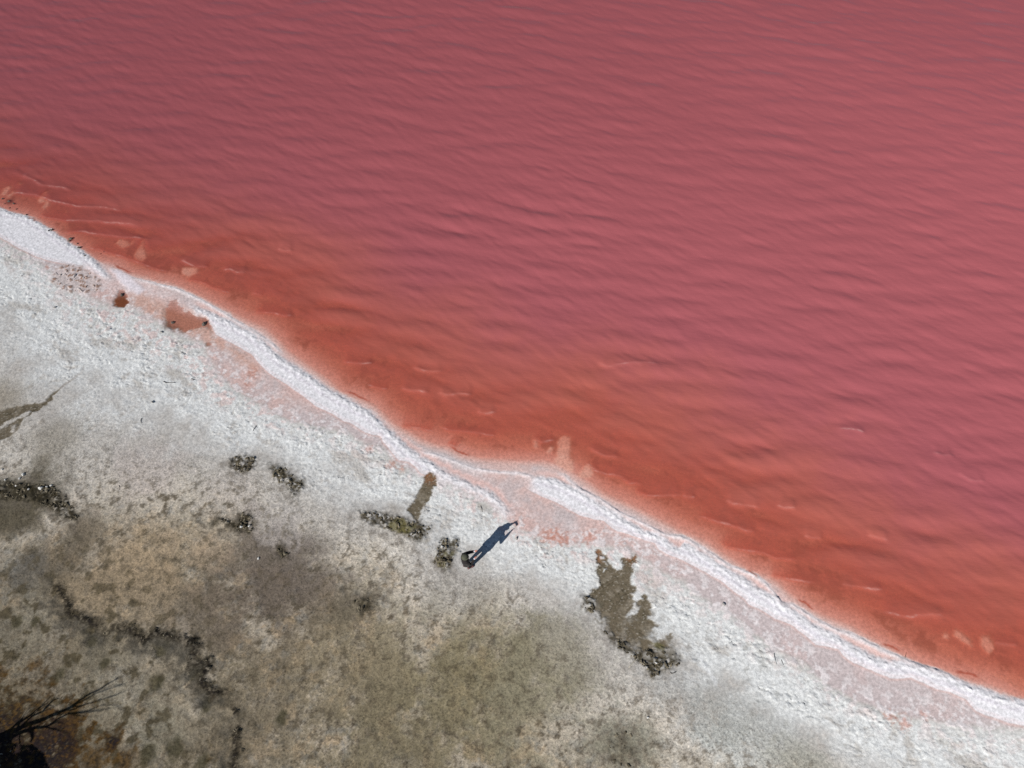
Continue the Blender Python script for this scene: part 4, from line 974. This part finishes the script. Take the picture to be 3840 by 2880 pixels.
lens = MB(); lens.tube([(-0.055, ht, 0.022), (-0.055, ht + 0.002, 0.022)], 0.008, 12); lens.build('camera_lens', glass_m, phone, False)

# ---------------------------------------------------------------- dead tree at the corner, mostly beyond the picture
bark = plain_mat('dry_bark', (0.085, 0.068, 0.052), 0.95, 0.35, 9, 0.01)
leaf_m = plain_mat('dull_leaves', (0.055, 0.060, 0.030), 0.8, 0.4, 5)
TOSUN = Vector((SUN_V.x / SUN_V.z, SUN_V.y / SUN_V.z, 1.0))
def lift(pt, h):
    z0 = ground_z(*pt)
    return Vector((pt[0], pt[1], z0)) + TOSUN * h
T0 = g2w(-115, 2922)
tz = ground_z(*T0)
tree = bpy.data.objects.new('dead_tree', None); COL.objects.link(tree)
tree.location = (T0[0], T0[1], tz)
tag(tree, 'leafless twiggy tree at the dark lower left corner throwing branch shadows', 'tree')
off = Vector((T0[0], T0[1], tz))
tk = MB()
crown_pt = lift(ct([(45, 1165)])[0], 1.3) - off
tk.tube([(0, 0, -0.15), (0.01, 0.0, 0.1), (0.03, 0.02, 0.6), crown_pt * 0.85 + Vector((0.02, 0.0, 0.0)), crown_pt], [0.14, 0.105, 0.085, 0.07, 0.055], 10)
tk.build('trunk', bark, tree)
BR = [([(45, 1165), (230, 1090), (330, 1060), (430, 1000), (540, 960), (650, 930), (750, 890), (850, 840), (950, 800), (1050, 760), (1130, 720), (1200, 665), (1280, 610), (1380, 540), (1480, 490), (1600, 440), (1700, 370), (1800, 310), (1880, 265)], 1.3, 4.4, .055, .008),
      ([(1200, 665), (1300, 640), (1450, 550), (1540, 500), (1650, 460), (1750, 430), (1860, 390)], 3.2, 4.3, .014, .006),
      ([(1130, 720), (1250, 700), (1350, 680), (1440, 650), (1540, 620), (1700, 570), (1850, 530)], 3.0, 4.4, .016, .006),
      ([(1060, 760), (1200, 745), (1300, 700), (1400, 660), (1500, 640)], 2.9, 3.9, .016, .006),
      ([(45, 1165), (150, 1180), (250, 1170), (340, 1120), (430, 1085), (520, 1060), (620, 1030), (740, 1020), (830, 985), (900, 955), (940, 945)], 1.3, 2.5, .050, .010),
      ([(830, 985), (900, 930), (960, 890), (1040, 850), (1120, 810), (1200, 795), (1300, 785), (1400, 770), (1500, 730), (1600, 690), (1800, 680)], 2.4, 4.2, .020, .006),
      ([(1120, 810), (1220, 810), (1330, 800), (1450, 790), (1600, 760)], 3.0, 4.1, .014, .005), ([(1110, 800), (1200, 830), (1290, 860)], 3.0, 3.8, .012, .005),
      ([(60, 1150), (200, 1070), (280, 1000), (340, 940), (400, 890)], 1.3, 2.1, .040, .010), ([(300, 990), (400, 920), (480, 870), (560, 800), (620, 750), (700, 700), (780, 655)], 1.8, 2.8, .024, .008),
      ([(380, 1010), (430, 970), (480, 910), (550, 850), (640, 810), (710, 780), (760, 710), (830, 650), (860, 620), (920, 590), (965, 565)], 1.8, 3.1, .026, .007), ([(710, 780), (790, 700), (830, 685), (850, 700)], 2.5, 2.9, .012, .006),
      ([(370, 1110), (360, 1150), (355, 1220), (350, 1280)], 1.7, 1.9, .014, .008), ([(520, 1060), (545, 1110), (560, 1190), (540, 1240)], 1.9, 2.2, .026, .010), ([(740, 1020), (850, 1045), (960, 1075)], 2.2, 2.7, .016, .007),
      ([(330, 1060), (345, 960), (390, 890)], 1.6, 2.1, .022, .010), ([(430, 1000), (500, 960), (610, 940)], 1.7, 2.1, .016, .008), ([(540, 960), (600, 905)], 1.9, 2.2, .012, .006), ([(520, 1000), (515, 1060)], 1.85, 1.95, .022, .016),
      ([(850, 845), (960, 825), (1000, 835)], 2.4, 2.8, .012, .006), ([(40, 1180), (-40, 1080), (-120, 960)], 1.3, 2.6, .045, .012), ([(45, 1165), (10, 1040), (60, 930)], 1.3, 2.3, .022, .007)]
rng = random.Random(11)
for pts, h0, h1, r0, r1 in BR:
    w_ = ct(pts); n_ = len(w_)
    P = [lift(p, h0 + (h1 - h0) * (i / (n_ - 1))) - off for i, p in enumerate(w_)]
    R_ = [1.75 * r0 + (1.9 * r1 - 1.75 * r0) * (i / (n_ - 1)) ** 0.8 for i in range(n_)]
    br = MB(); br.tube(P, R_, 7); bo = br.build('branch', bark, tree)
    for i in range(max(1, n_ // 3), n_):
        for q in range(2 if h1 > 3.5 else 1):
            if rng.random() < 0.65:
                d_ = (P[i] - P[i - 1]).normalized()
                sd = Vector((rng.uniform(-1, 1), rng.uniform(-1, 1), rng.uniform(-.3, 1))).normalized()
                l_ = rng.uniform(0.18, 0.5)
                m_ = P[i] + d_ * l_ * 0.6 + sd * l_ * 0.18
                tw = MB(); tw.tube([P[i], m_, m_ + d_ * l_ * 0.5 + sd * l_ * 0.30], [0.011, 0.008, 0.005], 5)
                tw.build('twig', bark, bo)
# low crown of dull leaves round the trunk
lv = MB()
DARK = ct([(-260, 1130), (0, 1140), (100, 1130), (180, 1095), (255, 1185), (250, 1260), (330, 1290), (450, 1300), (560, 1290), (650, 1370), (740, 1450), (770, 1560), (820, 1660), (780, 1900), (-260, 1900)])
DX = np.array(DARK); lo, hi = DX.min(0), DX.max(0)
cand = np.random.default_rng(5).uniform(lo, hi, (24000, 2))
ins = poly_sdf(cand[:, 0], cand[:, 1], DARK)
dn = perlin(cand[:, 0] * 3.5, cand[:, 1] * 3.5, 77) ; ci = 0
for (cx, cy), f_ in zip(cand, ins):
    nz = dn[ci]; ci += 1
    if f_ > -0.02 or rng.random() > min(1, 0.35 + -f_ * 1.3 + 0.9 * nz):
        continue
    p = lift((cx, cy), rng.uniform(1.5, 2.9)) - off
    a_ = Vector((rng.uniform(-1, 1), rng.uniform(-1, 1), rng.uniform(-.6, .6))).normalized()
    c_ = a_.cross(Vector((rng.uniform(-1, 1), rng.uniform(-1, 1), rng.uniform(-1, 1)))).normalized()
    l_, w_ = rng.uniform(.03, .065), rng.uniform(.014, .026)
    k = len(lv.v)
    lv.v += [p - a_ * l_, p + c_ * w_, p + a_ * l_, p - c_ * w_]; lv.f.append((k, k + 1, k + 2, k + 3))
crown = lv.build('crown', leaf_m, tree, False); crown['kind'] = 'stuff'

# ---------------------------------------------------------------- clods, stones, twigs
clod_m = [plain_mat('dark_mud_clod', (0.075, 0.062, 0.04), 0.95, 0.45, 6, 0.01), plain_mat('brown_mud_clod', (0.17, 0.145, 0.10), 0.95, 0.4, 6, 0.01)]
def rock_mesh(name, seed, mat, sub=1, flat=0.6):
    bm = bmesh.new(); bmesh.ops.create_icosphere(bm, subdivisions=sub, radius=1.0)
    r = random.Random(seed)
    for v in bm.verts:
        v.co *= r.uniform(0.7, 1.25); v.co.z *= flat; v.co.x *= 1.15
    me = bpy.data.meshes.new(name); bm.to_mesh(me); bm.free(); me.materials.append(mat)
    return me
def clod_patch(poly, n, label, seed, smin=0.02, smax=0.075, white=0.0):
    rg = np.random.default_rng(seed); r = random.Random(seed)
    P = np.array(poly); lo, hi = P.min(0), P.max(0)
    bm = bmesh.new()
    cx = rg.uniform(lo[0], hi[0], n * 12); cy = rg.uniform(lo[1], hi[1], n * 12)
    ok = (poly_sdf(cx, cy, poly) < -0.01) & (perlin(cx * 2.7, cy * 2.7, seed) > 0.0)
    for x, y in list(zip(cx[ok], cy[ok]))[:n]:
        sz = smin + (smax - smin) * r.random() ** 2.2
        before = len(bm.verts)
        q = bmesh.ops.create_icosphere(bm, subdivisions=1, radius=sz)
        z0 = ground_z(x, y); rot = Matrix.Rotation(r.uniform(0, 6.3), 3, 'Z')
        sq = (r.uniform(.8, 1.7), r.uniform(.6, 1.0), r.uniform(.35, .8))
        for v in q['verts']:
            c = v.co * r.uniform(.72, 1.25); c = Vector((c.x * sq[0], c.y * sq[1], c.z * sq[2]))
            v.co = rot @ c + Vector((x, y, z0 + sz * 0.12))
        mi = 0 if r.random() < 0.6 else 1
        for f_ in {f for v in q['verts'] for f in v.link_faces}:
            f_.material_index = mi
    me = bpy.data.meshes.new('mud_clods'); bm.to_mesh(me); bm.free()
    for m in clod_m:
        me.materials.append(m)
    o = bpy.data.objects.new('mud_clods', me); COL.objects.link(o)
    o['kind'] = 'stuff'; tag(o, label, 'clods')
LAB = ['crumbled olive-brown mud beside the foot of the narrow mud tongue', 'crumbled olive mud just left of the standing person', 'dark crumbled mud at the lower edge of the large brown mud patch', 'mud lumps at the left edge of the large brown mud patch',
       'dark clod cluster below the white crust, left one of the pair', 'dark clod cluster below the white crust, right one of the pair', 'dark clods with pale flakes in the grey flat below the pair of clusters', 'small clod cluster alone in the grey-brown flat',
       'long dark bed of clods at the left edge of the picture', 'small dark spot of clods below the person in the grey flat', 'greenish rough clods at the bottom edge of the picture']
for i, (P, n_) in enumerate(zip(DAMP, (90, 110, 150, 45, 80, 90, 70, 35, 190, 18, 14))):
    clod_patch(P, n_, LAB[i], 100 + i)
wr = [Vector((p[0], p[1], 0)) for p in WRACK]
WP = []
for i in range(len(WRACK)):
    a_ = np.array(WRACK[i]); t_ = np.array(WRACK[min(i + 1, len(WRACK) - 1)]) - np.array(WRACK[max(i - 1, 0)])
    n_ = np.array([-t_[1], t_[0]]) / (np.linalg.norm(t_) + 1e-9)
    WP.append((tuple(a_ + n_ * 0.10), tuple(a_ - n_ * 0.10)))
clod_patch([p[0] for p in WP] + [p[1] for p in WP[::-1]], 90, 'winding dark line of debris crumbs across the lower left flat', 141, 0.02, 0.06)

stone_dark = plain_mat('dark_wet_stone', (0.10, 0.085, 0.07), 0.6, 0.4, 8, 0.01)
stone_pale = plain_mat('salt_white_stone', (0.60, 0.59, 0.56), 0.85, 0.15, 8, 0.01)
stone_grey = plain_mat('grey_stone', (0.34, 0.33, 0.31), 0.85, 0.3, 8, 0.01)
rocks = {k: [rock_mesh(k, 50 + i, m, 1, 0.75) for i in range(4)] for k, m in (('dark', stone_dark), ('pale', stone_pale), ('grey', stone_grey))}
def stone(pt, size, kind, label, group=None, name='stone'):
    z0 = ground_z(*pt)
    o = bpy.data.objects.new(name, rocks[kind][rng.randrange(4)]); COL.objects.link(o)
    o.location = (pt[0], pt[1], z0 + size * 0.35); o.scale = (size, size * rng.uniform(.6, .9), size * rng.uniform(.7, 1.0)); o.rotation_euler = (rng.uniform(-.3, .3), rng.uniform(-.3, .3), rng.uniform(0, 6.28))
    tag(o, label, 'stone', group)
    return o
ORD = ['first', 'second', 'third', 'fourth', 'fifth', 'sixth', 'seventh', 'eighth', 'ninth', 'tenth', 'eleventh', 'twelfth', 'thirteenth', 'fourteenth', 'fifteenth', 'sixteenth']
shore_stones = sorted([((670, 770), .09), ((635, 782), .05), ((895, 910), .075), ((918, 882), .10), ((1000, 940), .06), ((1030, 1000), .085), ((1340, 1045), .05), ((1100, 1105), .055), ((30, 360), .07), ((60, 420), .05), ((175, 425), .08), ((120, 395), .10), ((120, 480), .05), ((210, 495), .045), ((340, 570), .05), ((1300, 1075), .04)])
for i, (p_, sz) in enumerate(shore_stones):
    stone(c7([p_])[0], sz, 'dark', '%s dark stone from the left edge along the left waterline' % ORD[i], 'dark stones along the left waterline')
for (p_, sz), lb in zip((((670, 755), .045), ((1035, 990), .04)), ('salt-whitened pebble against the upper dark stone at the left waterline', 'salt-whitened pebble against the lower dark stone at the left waterline')):
    stone(c7([p_])[0], sz, 'pale', lb, 'whitened pebbles at the left waterline')
lumps = sorted([((330, 1325), .085), ((285, 1375), .06), ((100, 1395), .045), ((245, 1470), .06), ((410, 1520), .05), ((690, 1465), .06), ((640, 1490), .055), ((55, 1260), .05)])
for i, (p_, sz) in enumerate(lumps):
    stone(cl([p_])[0], sz, 'pale', '%s small white lump from the left edge around the long clod bed' % ORD[i], 'white lumps in the dark clod bed')
stone(cl([(565, 1505)])[0], .12, 'pale', 'largest white salt lump in the long dark bed of clods', 'white lumps in the dark clod bed')
for c_, p_, sz, lb in ((cml, (1380, 585), .06, 'white lump in the dark mud under the large brown mud patch'), (cml, (1230, 1525), .05, 'bright white pebble alone on the grey flat low in the picture'), (c5, (1680, 305), .06, 'white stone on the brown-grey flat left of centre'), (cq, (930, 1310), .07, 'pale upright flake in the clods with flakes, left one'), (cq, (1030, 1300), .07, 'pale upright flake in the clods with flakes, right one')):
    stone(c_([p_])[0], sz, 'pale', lb)
for c_, p_, sz, lb in ((cl, (1985, 385), .08, 'grey flat stone on the white crust at the left'), (c3, (360, 890), .07, 'grey stone half sunk in the white crust far left'), (c3, (1120, 985), .09, 'dark stone in the brown pool by the white bank'), (c3, (790, 805), .10, 'dark stone at the top of the small orange pool'), (c3, (1325, 995), .12, 'dark stone at the right end of the brown pool'), (c3, (1048, 1050), .08, 'grey-brown lump on the crust just below the brown pool'), (c1, (1610, 1110), .07, 'grey lump on the white crust beside the shadow of the raised arm'), (c6, (265, 600), .07, 'brown flake curled up on the grey strip below the right bank')):
    stone(c_([p_])[0], sz, 'dark' if 'dark' in lb else 'grey', lb)
rub_poly = c7([(780, 1240), (900, 1220), (1050, 1260), (1250, 1380), (1300, 1480), (1280, 1550), (1100, 1590), (800, 1550), (700, 1430), (720, 1320)])
rubble_m = [plain_mat('rusty_rubble', (0.36, 0.24, 0.19), 0.9, 0.4, 6, 0.01), plain_mat('salty_rubble', (0.55, 0.49, 0.47), 0.9, 0.3, 6, 0.01)]
_keep = clod_m; clod_m = rubble_m
clod_patch(rub_poly, 50, 'rust-brown broken crust pieces below the left white bank', 171, 0.03, 0.085)
clod_m = _keep

twig_dark = plain_mat('dark_twig', (0.05, 0.04, 0.032), 0.9, 0.3)
twig_pale = plain_mat('bleached_twig', (0.46, 0.42, 0.34), 0.9, 0.2)
def twig(pts, r, mat, label):
    P = []
    for i, p in enumerate(pts):
        P.append(Vector((p[0], p[1], ground_z(*p) + r * 1.6)))
    o = P[0].copy()
    m = MB(); m.tube([p - o for p in P], [r * (1 - 0.45 * i / (len(P) - 1)) for i in range(len(P))], 6)
    t = m.build('twig', mat); t.location = o
    tag(t, label, 'twig')
for f_, pts, r, mt, lb in (
    (c8, [(745, 1220), (780, 1240), (830, 1235), (860, 1232), (898, 1240)], .014, twig_dark, 'long thin dark twig lying on the white crust at the left'),
    (c8, [(1105, 1183), (1130, 1195), (1162, 1192)], .012, twig_dark, 'short thin dark twig right of the long twig on white crust'),
    (cl, [(1848, 595), (1838, 620), (1840, 640), (1852, 658)], .012, twig_dark, 'curled dark twig on the pale dust far left'),
    (cl, [(1560, 1465), (1572, 1490), (1568, 1520)], .010, twig_dark, 'tiny dark twig on the tan ground at the left'),
    (cl, [(2125, 115), (2150, 128), (2175, 130)], .012, twig_dark, 'short dark twig where the left crust starts to fade'),
    (cq, [(1075, 62), (1092, 35), (1105, 10), (1120, -15)], .012, twig_dark, 'upright dark twig on the white crust above the clod clusters'),
    (cml, [(905, 672), (935, 625), (990, 570), (1040, 520), (1085, 480)], .014, twig_pale, 'bleached straw stalk at the lower end of the large mud patch'),
    (cml, [(1720, 738), (1680, 755), (1640, 765), (1615, 745)], .012, twig_dark, 'dark bent twig right below the large mud patch'),
    (c6, [(588, 918), (592, 945), (598, 965), (604, 988)], .008, twig_dark, 'dark twig on the white crust below the right bank'),
    (c6, [(636, 960), (650, 992)], .010, twig_dark, 'stubby dark stick next to the dark twig below the right bank'),
    (c1, [(1115, 655), (1128, 690), (1140, 740)], .010, twig_dark, 'thin dark twig on the crust between mud tongue and shadow'),
    (ct, [(10, 1405), (40, 1440), (75, 1435), (105, 1440)], .014, twig_pale, 'bleached forked twig in the black corner at lower left'),
    (ct, [(5, 1570), (35, 1600), (75, 1612)], .012, twig_pale, 'bleached twig at the very bottom of the black corner'),
    (ct, [(215, 1400), (235, 1385)], .014, twig_pale, 'bleached bit of twig at the rim of the black corner'),
    (c6, [(1440, 945), (1450, 910)], .012, twig_dark, 'dark stick standing at the lower right waterline')):
    twig(f_(pts), r, mt, lb)
